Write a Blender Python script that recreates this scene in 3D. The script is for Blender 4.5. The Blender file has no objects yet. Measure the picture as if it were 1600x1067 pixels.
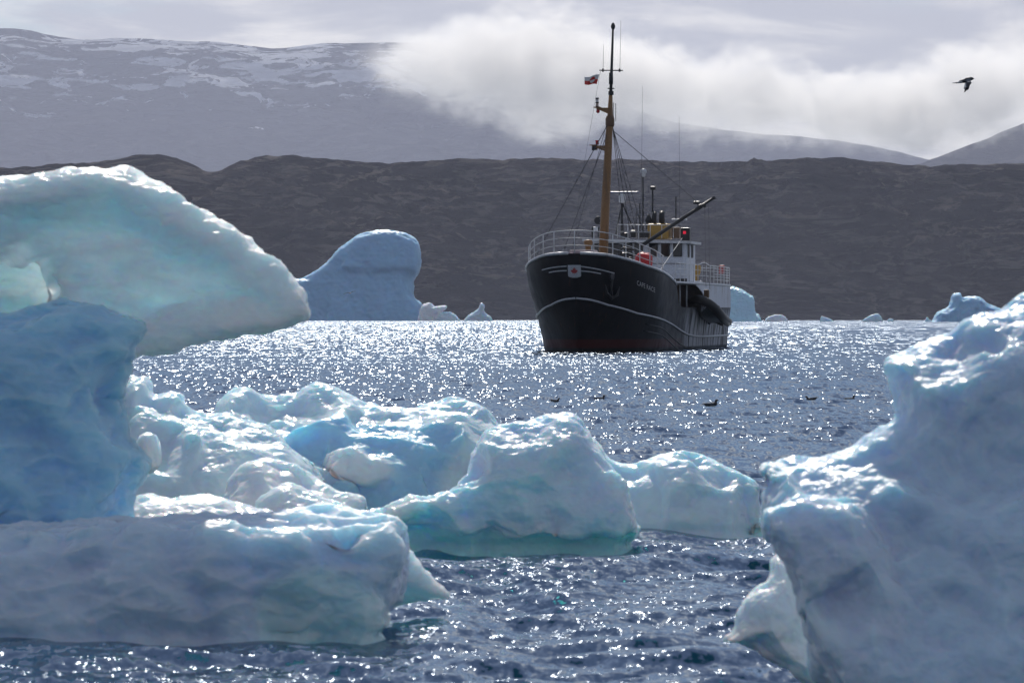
import bpy, bmesh, math, random
import numpy as np
from mathutils import Vector, Matrix, Quaternion

random.seed(7)
RNG = np.random.default_rng(11)
scene = bpy.context.scene
COL = scene.collection

# ------------------------------------------------------------------ camera
FPX = 5333.0            # focal length in pixels of the 1600 px wide photograph
CAM_H = 2.05            # eye height above the water
HORIZON = 497.0
cam_data = bpy.data.cameras.new('camera')
cam = bpy.data.objects.new('camera', cam_data)
COL.objects.link(cam)
cam_data.sensor_width = 36.0
cam_data.lens = 36.0 * FPX / 1600.0
cam_data.clip_start = 0.1
cam_data.clip_end = 90000.0
cam.location = (0, 0, CAM_H)
cam.rotation_euler = (math.radians(90) - math.atan((533.5 - HORIZON) / FPX), 0, 0)
cam_data.dof.use_dof = True
cam_data.dof.focus_distance = 205.0
cam_data.dof.aperture_fstop = 8.0
scene.camera = cam

# ------------------------------------------------------------------ daylight
SUN_EL = math.radians(41.0)
SUN_AZ = math.radians(-2.5)      # from straight ahead, negative = left
SUN_DIR = Vector((math.sin(SUN_AZ) * math.cos(SUN_EL), math.cos(SUN_AZ) * math.cos(SUN_EL), math.sin(SUN_EL)))
sun_data = bpy.data.lights.new('sun', 'SUN')
sun_data.energy = 4.2
sun_data.angle = math.radians(0.53)
sun_data.color = (1.0, 0.95, 0.88)
sun = bpy.data.objects.new('sun', sun_data)
sun.rotation_euler = SUN_DIR.to_track_quat('Z', 'Y').to_euler()
sun.location = SUN_DIR * 50
COL.objects.link(sun)

scene.view_settings.view_transform = 'Standard'
scene.view_settings.look = 'None'
scene.view_settings.gamma = 1.0
scene.view_settings.use_curve_mapping = False
scene.view_settings.exposure = 0.12
scene.render.engine = 'CYCLES'
cy = scene.cycles
cy.use_denoising = True
cy.max_bounces = 9
cy.diffuse_bounces = 2
cy.glossy_bounces = 2
cy.transmission_bounces = 4
cy.transparent_max_bounces = 12
cy.volume_bounces = 5
cy.sample_clamp_direct = 12.0
cy.sample_clamp_indirect = 6.0
cy.caustics_reflective = False
cy.caustics_refractive = False


# ------------------------------------------------------------------ node helpers
class NT:
    """small wrapper round a node tree"""
    def __init__(self, tree):
        self.t = tree

    def n(self, kind, props=None, **inputs):
        nd = self.t.nodes.new(kind)
        for k, v in (props or {}).items():
            setattr(nd, k, v)
        for k, v in inputs.items():
            self.put(nd, k, v)
        return nd

    def put(self, nd, key, v):
        if isinstance(key, str) and key.startswith('i') and key[1:].isdigit():
            sock = nd.inputs[int(key[1:])]
        else:
            sock = nd.inputs[key.replace('_', ' ')] if key.replace('_', ' ') in nd.inputs else nd.inputs[key]
        if isinstance(v, bpy.types.NodeSocket):
            self.t.links.new(v, sock)
        elif isinstance(v, bpy.types.Node):
            self.t.links.new(v.outputs[0], sock)
        else:
            sock.default_value = v

    def m(self, op, a, b=0.0, c=0.0, clamp=False):
        nd = self.t.nodes.new('ShaderNodeMath')
        nd.operation = op
        nd.use_clamp = clamp
        for i, v in enumerate((a, b, c)):
            self.put(nd, 'i%d' % i, v)
        return nd.outputs[0]

    def v(self, op, a, b=(0, 0, 0), scale=None):
        nd = self.t.nodes.new('ShaderNodeVectorMath')
        nd.operation = op
        self.put(nd, 'i0', a)
        self.put(nd, 'i1', b)
        if scale is not None:
            self.put(nd, 'Scale', scale)
        return nd.outputs[0]

    def ramp(self, fac, stops, mode='LINEAR'):
        nd = self.t.nodes.new('ShaderNodeValToRGB')
        nd.color_ramp.interpolation = mode
        el = nd.color_ramp.elements
        while len(el) < len(stops):
            el.new(0.5)
        for e, (p, c) in zip(el, stops):
            e.position = p
            e.color = c if len(c) == 4 else (*c, 1)
        self.put(nd, 'i0', fac)
        return nd.outputs[0]

    def step(self, x, lo, hi, a=0.0, b=1.0):
        nd = self.t.nodes.new('ShaderNodeMapRange')
        nd.interpolation_type = 'SMOOTHSTEP'
        for i, v in enumerate((x, lo, hi, a, b)):
            self.put(nd, 'i%d' % i, v)
        return nd.outputs[0]

    def mix(self, fac, a, b):
        nd = self.t.nodes.new('ShaderNodeMix')
        nd.data_type = 'RGBA'
        self.put(nd, 'i0', fac)
        self.put(nd, 'i6', a if not isinstance(a, tuple) or len(a) == 4 else (*a, 1))
        self.put(nd, 'i7', b if not isinstance(b, tuple) or len(b) == 4 else (*b, 1))
        return nd.outputs[2]

    def noise(self, vec, scale, detail=4.0, rough=0.5, dist=0.0, dim='3D'):
        nd = self.t.nodes.new('ShaderNodeTexNoise')
        nd.noise_dimensions = dim
        self.put(nd, 'Vector', vec)
        self.put(nd, 'Scale', scale)
        self.put(nd, 'Detail', detail)
        self.put(nd, 'Roughness', rough)
        self.put(nd, 'Distortion', dist)
        return nd


def material(name):
    m = bpy.data.materials.new(name)
    m.use_nodes = True
    m.node_tree.nodes.clear()
    t = NT(m.node_tree)
    out = t.n('ShaderNodeOutputMaterial')
    return m, t, out


# ------------------------------------------------------------------ sky
world = bpy.data.worlds.new('World')
scene.world = world
world.use_nodes = True
world.node_tree.nodes.clear()
t = NT(world.node_tree)
sky = t.n('ShaderNodeTexSky', {'sky_type': 'NISHITA', 'sun_disc': False, 'sun_elevation': SUN_EL,
                               'sun_rotation': SUN_AZ % (2 * math.pi), 'air_density': 1.0, 'dust_density': 0.1,
                               'ozone_density': 1.5})
bg_sky = t.n('ShaderNodeBackground', Color=sky.outputs[0], Strength=0.06)
tc = t.n('ShaderNodeTexCoord')
sep = t.n('ShaderNodeSeparateXYZ', i0=tc.outputs['Generated'])
up = t.m('ADD', t.m('MAXIMUM', sep.outputs[2], 0.0), 0.16)
cx = t.m('DIVIDE', sep.outputs[0], up)
cyy = t.m('DIVIDE', sep.outputs[1], up)
cvec = t.n('ShaderNodeCombineXYZ', i0=cx, i1=cyy, i2=0.0)
n1 = t.noise(cvec, 1.15, 6.0, 0.55, 0.3)
n2 = t.noise(t.v('ADD', cvec, (3.1, 7.7, 1.0)), 2.6, 7.0, 0.6, 0.4)
low = t.step(sep.outputs[2], 0.05, 0.15, 1.0, -0.12)         # overcast near the horizon, broken higher up
cover = t.step(t.m('ADD', n1.outputs[0], t.m('MULTIPLY', low, 0.22)), 0.47, 0.60)
shade = t.step(n2.outputs[0], 0.40, 0.62)
ccol = t.mix(shade, (0.47, 0.47, 0.50, 1), (0.90, 0.86, 0.80, 1))
bg_cl = t.n('ShaderNodeBackground', Color=ccol, Strength=1.0)
mixw = t.n('ShaderNodeMixShader', i0=t.m('MULTIPLY', cover, 0.93), i1=bg_sky, i2=bg_cl)
wout = t.n('ShaderNodeOutputWorld', Surface=mixw)


# ------------------------------------------------------------------ mesh helpers
def pix(px, py, d):
    """world point seen at photograph pixel (px, py) at distance d in front of the camera"""
    return Vector(((px - 800.0) / FPX * d, d, CAM_H + (HORIZON - py) / FPX * d))


def tag(o, label=None, cat=None, group=None, kind=None):
    if label: o['label'] = label
    if cat: o['category'] = cat
    if group: o['group'] = group
    if kind: o['kind'] = kind
    return o


def np_mesh(name, V, F, mat=None, smooth=True):
    me = bpy.data.meshes.new(name)
    V = np.asarray(V, np.float32)
    F = np.asarray(F, np.int32)
    k = F.shape[1]
    me.vertices.add(len(V))
    me.vertices.foreach_set('co', V.ravel())
    me.loops.add(F.size)
    me.loops.foreach_set('vertex_index', F.ravel())
    me.polygons.add(len(F))
    me.polygons.foreach_set('loop_start', np.arange(0, F.size, k, dtype=np.int32))
    me.polygons.foreach_set('loop_total', np.full(len(F), k, np.int32))
    if smooth:
        me.polygons.foreach_set('use_smooth', np.ones(len(F), bool))
    me.update(calc_edges=True)
    if mat: me.materials.append(mat)
    return me


def link(name, me, parent=None, loc=None):
    o = bpy.data.objects.new(name, me)
    COL.objects.link(o)
    if parent: o.parent = parent
    if loc is not None: o.location = loc
    return o


_P = RNG.permutation(256).astype(np.int32)
_P = np.concatenate([_P, _P, _P])
_G = RNG.normal(size=(256, 3)).astype(np.float32)
_G /= np.linalg.norm(_G, axis=1, keepdims=True)


def perlin(P):
    P = np.asarray(P, np.float32)
    I = np.floor(P).astype(np.int32)
    f = P - I
    I &= 255
    u = f * f * f * (f * (f * 6 - 15) + 10)
    out = 0
    for dx in (0, 1):
        wx = u[:, 0] if dx else 1 - u[:, 0]
        for dy in (0, 1):
            wy = u[:, 1] if dy else 1 - u[:, 1]
            for dz in (0, 1):
                wz = u[:, 2] if dz else 1 - u[:, 2]
                h = _P[_P[_P[I[:, 0] + dx] + I[:, 1] + dy] + I[:, 2] + dz]
                g = _G[h]
                out = out + wx * wy * wz * (g[:, 0] * (f[:, 0] - dx) + g[:, 1] * (f[:, 1] - dy) + g[:, 2] * (f[:, 2] - dz))
    return out * 1.5


def fbm(P, octaves=4, gain=0.5, mode=''):
    a, s, tot = 1.0, 1.0, 0
    for i in range(octaves):
        n = perlin(P * s + 17.3 * i)
        if mode == 'billow': n = np.abs(n) * 2 - 0.5
        if mode == 'ridge': n = 0.5 - np.abs(n) * 2
        tot = tot + a * n
        a *= gain
        s *= 2.03
    return tot
# ------------------------------------------------------------------ water
def water_material():
    m, t, out = material('sea_water')
    geo = t.n('ShaderNodeNewGeometry')
    pos = geo.outputs['Position']
    dist = t.n('ShaderNodeVectorMath', {'operation': 'LENGTH'}, i0=pos).outputs[1]
    ld = t.m('LOGARITHM', t.m('MAXIMUM', dist, 1.0), 2.718281828)
    patch = t.step(t.noise(t.v('MULTIPLY', pos, (0.035, 0.11, 0)), 1.0, 4.0, 0.55, 0.4).outputs[0], 0.36, 0.62, 0.66, 1.18)
    s = None
    # ripples inshore, longer chop out in the open bay
    for d0, sx, sy, off in ((22, 12.0, 6.5, 0), (55, 6.5, 1.5, 9), (130, 3.4, 0.45, 21), (320, 1.9, 0.075, 37), (900, 1.1, 0.014, 51)):
        c = math.log(d0)
        w = t.step(t.m('ABSOLUTE', t.m('SUBTRACT', ld, c)), 0.0, 1.0, 1.0, 0.0)
        if d0 == 22: w = t.step(ld, c, c + 1.0, 1.0, 0.0)
        if d0 == 900: w = t.step(ld, c - 1.0, c, 0.0, 1.0)
        nz = t.noise(t.v('ADD', t.v('MULTIPLY', pos, (sx, sy, 0.0)), (off, off * 1.7, 0)), 1.0, 2.0, 0.6, 0.15)
        q = t.v('SCALE', t.v('SUBTRACT', nz.outputs[1], (0.5, 0.5, 0.5)), scale=t.m('MULTIPLY', w, WATER_S * {22: 0.55, 55: 0.60, 130: 0.75, 320: 1.0, 900: 1.05}[d0]))
        s = q if s is None else t.v('ADD', s, q)
    s = t.v('SCALE', s, scale=patch)
    s = t.v('MULTIPLY', s, (1.15, 1.0, 0.0))
    nrm = t.v('NORMALIZE', t.v('ADD', geo.outputs['Normal'], s))
    # a facet turned away from the eye is hidden by the one in front of it: fold it back
    inc = geo.outputs['Incoming']
    dt = t.n('ShaderNodeVectorMath', {'operation': 'DOT_PRODUCT'}, i0=nrm, i1=inc).outputs[1]
    fold = t.m('MULTIPLY', t.m('MINIMUM', t.m('SUBTRACT', dt, 0.02), 0.0), -2.0)
    # and facets facing the eye fill more of the view than grazing ones
    fold = t.m('ADD', fold, t.m("MULTIPLY_ADD", t.m("ABSOLUTE", dt), 0.95, 0.05))
    nrm = t.v('NORMALIZE', t.v('ADD', nrm, t.v('SCALE', inc, scale=fold)))
    fr = t.n('ShaderNodeFresnel', IOR=1.33, Normal=nrm)
    gl = t.n('ShaderNodeBsdfGlossy', {'distribution': 'BECKMANN'}, Color=(0.45, 0.51, 0.57, 1), Roughness=t.step(ld, 3.6, 6.2, 0.075, 0.17), Normal=nrm)
    tr = t.n('ShaderNodeBsdfTransparent', Color=(0.40, 0.82, 0.82, 1))
    mx = t.n('ShaderNodeMixShader', i0=fr, i1=tr, i2=gl)
    t.put(out, 'Surface', mx)
    return m


WATER_S = 1.6


def build_water():
    r = [0.8]
    while r[-1] < 17500:
        d = r[-1]
        if d < 9: k = 0.08
        elif d < 150: k = 0.0042
        elif d < 400: k = 0.010
        else: k = 0.05
        r.append(d * (1 + k))
    r = np.array(r)
    th = np.concatenate([np.linspace(-math.pi, -0.24, 60, endpoint=False), np.linspace(-0.24, 0.24, 520),
                         np.linspace(0.24, math.pi, 61)[1:]])
    R, T = np.meshgrid(r, th, indexing='ij')
    X, Y = R * np.sin(T), R * np.cos(T)
    sp = np.gradient(r)[:, None] * np.ones_like(T)
    Z = np.zeros_like(X)
    rng = np.random.default_rng(5)
    for i in range(70):
        lam = 0.28 * (3.0 / 0.28) ** (i / 69.0)
        k = 2 * math.pi / lam
        ang = rng.normal(0.25, 0.75)                      # wind a little from the left
        amp = 0.0050 * lam ** 0.85 * rng.uniform(0.6, 1.3)
        kx, ky = k * math.sin(ang), -k * math.cos(ang)
        w = np.clip(1.6 - 4.0 * sp / lam, 0, 1) * np.clip((40.0 * lam + 60.0 - R) / 30.0, 0, 1)
        ph = kx * X + ky * Y + rng.uniform(0, 6.28) + 0.8 * np.sin(0.31 * X * k * .2 + 0.23 * Y * k * .2 + i)
        Z += w * amp * (np.sin(ph) + 0.18 * np.cos(2 * ph))
    V = np.stack([X, Y, Z], -1).reshape(-1, 3)
    nr, nt = X.shape
    idx = np.arange(nr * nt).reshape(nr, nt)
    F = np.stack([idx[:-1, :-1], idx[:-1, 1:], idx[1:, 1:], idx[1:, :-1]], -1).reshape(-1, 4)[:, ::-1]
    # last and first column of angles coincide; cap the middle
    o = link('sea', np_mesh('sea', V, F, water_material()))
    tag(o, kind='structure')
    m, t, out = material('deep_water')
    t.put(out, 'Surface', t.n('ShaderNodeBsdfDiffuse', Color=(0.006, 0.030, 0.055, 1)))
    s = 18000
    V = [(-s, -s, -2.2), (s, -s, -2.2), (s, s, -2.2), (-s, s, -2.2)]
    o = link('sea_depths', np_mesh('sea_depths', V, [(0, 1, 2, 3)], m, False))
    tag(o, kind='structure')


build_water()


# ------------------------------------------------------------------ hills and mountains
def rock_material(name, dark, mid, light, scale, snow=None):
    m, t, out = material(name)
    geo = t.n('ShaderNodeNewGeometry')
    pos = geo.outputs['Position']
    p1 = t.v('ADD', t.v('MULTIPLY', pos, (0.42, 0.5, 1.9)), t.v('SCALE', t.noise(pos, scale * 0.3, 3.0, 0.5).outputs[1], scale=1.2 / scale))
    n1 = t.noise(p1, scale, 8.0, 0.62, 0.4)
    n2 = t.noise(t.v('ADD', p1, (300., 40., 9.)), scale * 4.5, 8.0, 0.65, 0.6)
    n3 = t.noise(t.v('MULTIPLY', pos, (1, 1, 1)), scale * 0.22, 3.0, 0.5, 0.0)
    c = t.mix(t.step(n1.outputs[0], 0.36, 0.64), dark, mid)
    c = t.mix(t.m('MULTIPLY', t.step(n2.outputs[0], 0.48, 0.62), t.step(n3.outputs[0], 0.36, 0.58)), c, light)
    if snow:
        z0, z1, th = snow
        sepz = t.n('ShaderNodeSeparateXYZ', i0=pos)
        ps = t.v('MULTIPLY', pos, (0.35, 0.55, 1.5))
        s1 = t.noise(ps, scale * 4.2, 7.0, 0.6, 0.9)
        s2 = t.noise(ps, scale * 0.4, 2.0, 0.5, 0.3)
        hgt = t.step(sepz.outputs[2], z0, z1, -0.20, 0.045)
        v = t.m('ADD', t.m('ADD', s1.outputs[0], t.m('MULTIPLY', t.m('SUBTRACT', s2.outputs[0], 0.5), 0.30)), hgt)
        c = t.mix(t.step(v, th, th + 0.02), c, (0.92, 0.94, 0.97, 1))
    bp = t.n('ShaderNodeBump', Strength=1.0, Distance=0.4 / scale, Height=n2.outputs[0])
    bs = t.n('ShaderNodeBsdfDiffuse', Color=c, Roughness=0.6, Normal=bp)
    t.put(out, 'Surface', bs)
    return m


def ridge_terrain(name, prof, dist, depth, x0, x1, nx, ny, mat, amp, feat, back=0.5, kind='structure', label=None, foot=-3.0, power=0.8, seed=0.0):
    """a ridge whose crest line has the heights of prof [(px, py)], rising over depth metres from the shore at dist"""
    px = np.array([p[0] for p in prof], float)
    py = np.array([p[1] for p in prof], float)
    X = np.linspace(x0, x1, nx)
    dc = dist + depth
    hx = np.interp(800 + X / dc * FPX, px, CAM_H + (HORIZON - py) / FPX * dc)
    k = np.ones(5) / 5
    hx = np.convolve(np.pad(hx, 2, 'edge'), k, 'valid')
    tt = np.concatenate([np.linspace(0, 1, ny), 1 + np.linspace(0, back, ny // 3)[1:]])
    XX, TT = np.meshgrid(X, tt, indexing='ij')
    HH = np.repeat(hx[:, None], len(tt), 1)
    YY = dist + TT * depth
    prof_t = np.where(TT <= 1, np.clip(TT, 0, 1) ** power, 1 - 0.9 * (TT - 1))
    P = np.stack([XX, YY, np.full_like(XX, seed)], -1).reshape(-1, 3) / feat
    n = fbm(P, 6, 0.52, 'ridge').reshape(XX.shape)
    n2 = fbm(P * np.array([0.5, 0.9, 1]) + 31.0, 5, 0.55).reshape(XX.shape)
    # rolling benches: the slope falls in steps
    st = 0.045 * np.sin(TT * 24.0 + 5.0 * n2 + 3 * np.sin(XX / feat * 0.9))
    env = np.clip(TT * 4, 0, 1)
    crest = 1 - 0.95 * np.exp(-((TT - 1) / 0.15) ** 2)
    crag = fbm(P * 4.2 + 11.0, 4, 0.55, 'ridge').reshape(XX.shape)          # broken rock, also along the skyline
    ZZ = HH * (prof_t + st * env * crest) + amp * env * crest * (0.55 * n + 0.8 * n2) + amp * env * (0.05 + 0.13 * crest) * crag
    ZZ = ZZ * np.clip(TT * 6 + 0.1, 0, 1) + foot * (1 - np.clip(TT * 14, 0, 1))
    V = np.stack([XX, YY, ZZ], -1).reshape(-1, 3)
    idx = np.arange(XX.size).reshape(XX.shape)
    F = np.stack([idx[:-1, :-1], idx[1:, :-1], idx[1:, 1:], idx[:-1, 1:]], -1).reshape(-1, 4)
    o = link(name, np_mesh(name, V, F, mat))
    tag(o, label=label, kind=kind)
    return o


HILL = [(-900, 300), (-300, 262), (0, 262), (120, 258), (180, 250), (222, 242), (262, 245), (290, 254), (312, 265), (333, 277),
        (345, 266), (375, 253), (405, 246), (455, 243), (500, 248), (560, 253), (600, 256), (640, 255), (690, 252), (730, 248),
        (790, 251), (850, 249), (900, 252), (960, 250), (1010, 253), (1060, 255), (1110, 254), (1160, 255), (1200, 253), (1245, 250),
        (1280, 249), (1310, 247), (1345, 251), (1400, 256), (1460, 259), (1520, 258), (1600, 256), (1900, 262), (2500, 300)]
ridge_terrain('hill', HILL, 3300.0, 300.0, -1500, 1500, 760, 200,
              rock_material('tundra_rock', (0.020, 0.019, 0.025), (0.078, 0.067, 0.068), (0.22, 0.19, 0.165), 0.016),
              30.0, 120.0)
MOUNT = [(-1500, 90), (-600, 60), (-200, 40), (0, 45), (40, 47), (75, 56), (130, 62), (180, 59), (230, 60), (280, 63), (330, 65),
         (380, 72), (430, 78), (470, 74), (500, 70), (560, 68), (600, 66), (650, 68), (720, 80), (800, 98), (900, 135), (980, 168),
         (1050, 192), (1100, 199), (1150, 206), (1200, 211), (1300, 219), (1400, 236), (1500, 262), (1600, 300), (1700, 340), (3000, 420)]
ridge_terrain('snowy_mountain', MOUNT, 14300.0, 3000.0, -7000, 7000, 620, 150,
              rock_material('mountain_rock', (0.022, 0.023, 0.030), (0.042, 0.042, 0.046), (0.07, 0.068, 0.068), 0.0030,
                            (760, 1180, 0.575)), 60.0, 700.0, power=0.7, seed=3.0)
MOUNT2 = [(1000, 470), (1300, 330), (1420, 262), (1460, 246), (1500, 232), (1540, 217), (1570, 204), (1600, 192), (1700, 160), (1900, 130), (2600, 120), (3500, 330)]
ridge_terrain('bare_mountain', MOUNT2, 10200.0, 1500.0, 900, 5200, 360, 110,
              rock_material('slate_rock', (0.030, 0.028, 0.032), (0.055, 0.050, 0.05), (0.09, 0.08, 0.075), 0.0045), 40.0, 500.0, power=0.75, seed=8.0)


# ------------------------------------------------------------------ haze and the low cloud
def box_mesh(name, lo, hi, mat):
    (a, b, c), (d, e, f) = lo, hi
    V = [(a, b, c), (d, b, c), (d, e, c), (a, e, c), (a, b, f), (d, b, f), (d, e, f), (a, e, f)]
    F = [(3, 2, 1, 0), (4, 5, 6, 7), (0, 1, 5, 4), (1, 2, 6, 5), (2, 3, 7, 6), (3, 0, 4, 7)]
    return np_mesh(name, V, F, mat, False)


HAZE = 3.3e-5
m, t, out = material('haze_air')
t.put(out, 'Volume', t.n('ShaderNodeVolumePrincipled', Color=(0.70, 0.745, 0.94, 1), Density=HAZE, Anisotropy=0.25))
o = link('haze', box_mesh('haze', (-18500, -18500, -4.0), (18500, 18500, 1750.0), m))
tag(o, kind='stuff')


def build_cloud():
    d = 6000.0
    s = d / FPX
    x0, x1 = (430 - 800) * s, (2300 - 800) * s
    z0, z1 = CAM_H + (HORIZON - 262) * s, CAM_H + (HORIZON + 20) * s
    m, t, out = material('cloud_vapour')
    geo = t.n('ShaderNodeNewGeometry')
    pos = geo.outputs['Position']
    se = t.n('ShaderNodeSeparateXYZ', i0=pos)
    w = t.noise(pos, 0.0042, 5.0, 0.55, 0.2)
    fine = t.noise(t.v('MULTIPLY', pos, (1, 0.6, 1.2)), 0.016, 6.0, 0.6, 0.3)
    nz = t.m('ADD', t.m('MULTIPLY', t.m('SUBTRACT', w.outputs[0], 0.5), 190.0), t.m('MULTIPLY', t.m('SUBTRACT', fine.outputs[0], 0.5), 150.0))
    u = t.n('ShaderNodeMapRange', i0=se.outputs[0], i1=x0, i2=x1)

    def curve(pts):
        nd = t.n('ShaderNodeFloatCurve')
        c = nd.mapping.curves[0]
        xs = [((p - 800) * s - x0) / (x1 - x0) for p, _ in pts]
        ys = [(CAM_H + (HORIZON - y) * s - z0) / (z1 - z0) for _, y in pts]
        while len(c.points) < len(pts):
            c.points.new(0.5, 0.5)
        for q, a, b in zip(c.points, xs, ys):
            q.location = (a, b)
        nd.mapping.update()
        t.put(nd, 'Value', u)
        return t.m('MULTIPLY_ADD', nd.outputs[0], z1 - z0, z0)
    bot = curve([(430, 90), (550, 108), (610, 145), (700, 172), (800, 190), (880, 202), (960, 198), (1040, 202), (1120, 204), (1220, 207),
                 (1320, 223), (1420, 226), (1520, 212), (1600, 190), (1800, 170), (2300, 150)])
    top = curve([(430, 60), (560, 70), (640, 50), (760, 30), (900, 40), (1000, 70), (1100, 104), (1200, 112), (1320, 108), (1440, 100), (1600, 90), (2300, 80)])
    zz = t.m('ADD', se.outputs[2], nz)
    lo = t.step(t.m('SUBTRACT', zz, bot), -10.0, 60.0)
    hi = t.step(t.m('SUBTRACT', top, zz), -10.0, 40.0)
    left = t.step(t.m('ADD', se.outputs[0], nz), (530 - 800) * s, (740 - 800) * s)
    right = t.step(se.outputs[0], x1 - 5, x1 - 500)
    fr = t.m('MULTIPLY', t.step(se.outputs[1], d - 290, d - 120), t.step(se.outputs[1], d + 290, d + 120))
    den = t.m('MULTIPLY', t.m('MULTIPLY', lo, hi), t.m('MULTIPLY', t.m('MULTIPLY', left, right), fr))
    curl = t.noise(t.v('MULTIPLY', pos, (0.7, 0.6, 1.3)), 0.024, 6.0, 0.62, 0.8)
    den = t.m('MULTIPLY', den, t.step(curl.outputs[0], 0.37, 0.60, 0.002, 0.022))
    t.put(out, 'Volume', t.n('ShaderNodeVolumePrincipled', Color=(0.99, 0.98, 0.965, 1), Density=den, Anisotropy=0.30))
    o = link('cloud_bank', box_mesh('cloud_bank', (x0, d - 300, z0), (x1, d + 300, z1), m))
    tag(o, kind='stuff')
    m.cycles.volume_sampling = 'MULTIPLE_IMPORTANCE'
    return o


cloud = build_cloud()
# ------------------------------------------------------------------ ice
def ice_material(name, radius, fine, sss=1.0, rough=0.22, bump=0.012, grain=1.0, coat=0.05, vein_lo=0.95, vs=(1, 1, 1), rgb=(0.26, 0.70, 1.0)):
    m, t, out = material(name)
    geo = t.n('ShaderNodeNewGeometry')
    pos = geo.outputs['Position']
    att = t.n('ShaderNodeAttribute', {'attribute_name': 'ice_tint'})
    n1 = t.noise(t.v('MULTIPLY', pos, vs), fine * 0.35, 5.0, 0.6, 0.6)
    n2 = t.noise(pos, fine * 3.0, 4.0, 0.65, 0.3)
    vo = t.n('ShaderNodeTexVoronoi', {'feature': 'SMOOTH_F1'}, Vector=t.v('ADD', pos, t.v('SCALE', n1.outputs[1], scale=0.25 / fine)), Scale=fine * 1.1, Smoothness=0.6)
    # bubbles and old melt lines make the ice a little whiter here, a little clearer there
    vein = t.step(n1.outputs[0], 0.38, 0.66, vein_lo, 1.03)
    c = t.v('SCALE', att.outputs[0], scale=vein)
    crust = t.step(t.noise(pos, fine * 0.12, 3.0, 0.5, 0.2).outputs[0], 0.46, 0.62)      # weathered crust in places, glassy melt elsewhere
    h = t.m('ADD', t.m('MULTIPLY', vo.outputs[0], 0.6), t.m('MULTIPLY', n2.outputs[0], 0.9 * grain))
    h = t.m('ADD', t.m('MULTIPLY', h, t.m('MULTIPLY_ADD', crust, 0.9, 0.12)), t.m('MULTIPLY', n1.outputs[0], 1.0))
    bp = t.n('ShaderNodeBump', Strength=0.7, Distance=bump, Height=h)
    wet = t.step(t.noise(pos, fine * 0.22, 4.0, 0.6, 0.5).outputs[0], 0.42, 0.60)
    r = t.m('MULTIPLY_ADD', wet, -rough * 1.25, rough * 1.9)
    bs = t.n('ShaderNodeBsdfPrincipled')
    t.put(bs, 'Base Color', c)
    t.put(bs, 'Subsurface Weight', sss)
    t.put(bs, 'Subsurface Radius', rgb)
    t.put(bs, 'Subsurface Scale', radius)
    t.put(bs, 'Subsurface Anisotropy', 0.3)
    t.put(bs, 'Roughness', r)
    t.put(bs, 'IOR', 1.31)
    t.put(bs, 'Specular IOR Level', 0.42)
    t.put(bs, 'Normal', bp)
    t.put(bs, 'Coat Weight', t.m('MULTIPLY', wet, coat * 1.6))
    t.put(bs, 'Coat Roughness', 0.08)
    t.put(bs, 'Coat Normal', bp)
    t.put(out, 'Surface', bs)
    return m


WHITE = (0.86, 0.91, 0.96)
PALE = (0.72, 0.87, 0.97)
BLUE = (0.46, 0.74, 0.93)
CLEAR = (0.62, 0.89, 0.89)


def smooth_poly(pts, n=4):
    """closed Catmull-Rom curve through pts"""
    P = np.array(pts, float)
    a, b, c, d = np.roll(P, 1, 0), P, np.roll(P, -1, 0), np.roll(P, -2, 0)
    out = []
    for k in range(n):
        u = k / n
        out.append(0.5 * (2 * b + (c - a) * u + (2 * a - 5 * b + 4 * c - d) * u * u + (3 * b - a - 3 * c + d) * u ** 3))
    return np.stack(out, 1).reshape(-1, 2)


def signed_dist(poly, X, Z):
    """distance to a closed outline, positive inside"""
    best = np.full(X.shape, 1e9)
    ins = np.zeros(X.shape, bool)
    for (x0, z0), (x1, z1) in zip(poly, np.roll(poly, -1, 0)):
        ex, ez = x1 - x0, z1 - z0
        L = ex * ex + ez * ez + 1e-12
        u = np.clip(((X - x0) * ex + (Z - z0) * ez) / L, 0, 1)
        best = np.minimum(best, (X - x0 - u * ex) ** 2 + (Z - z0 - u * ez) ** 2)
        if z0 != z1:
            ins ^= ((z0 > Z) != (z1 > Z)) & (X < ex * (Z - z0) / (z1 - z0) + x0)
    d = np.sqrt(best)
    return np.where(ins, d, -d)


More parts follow.
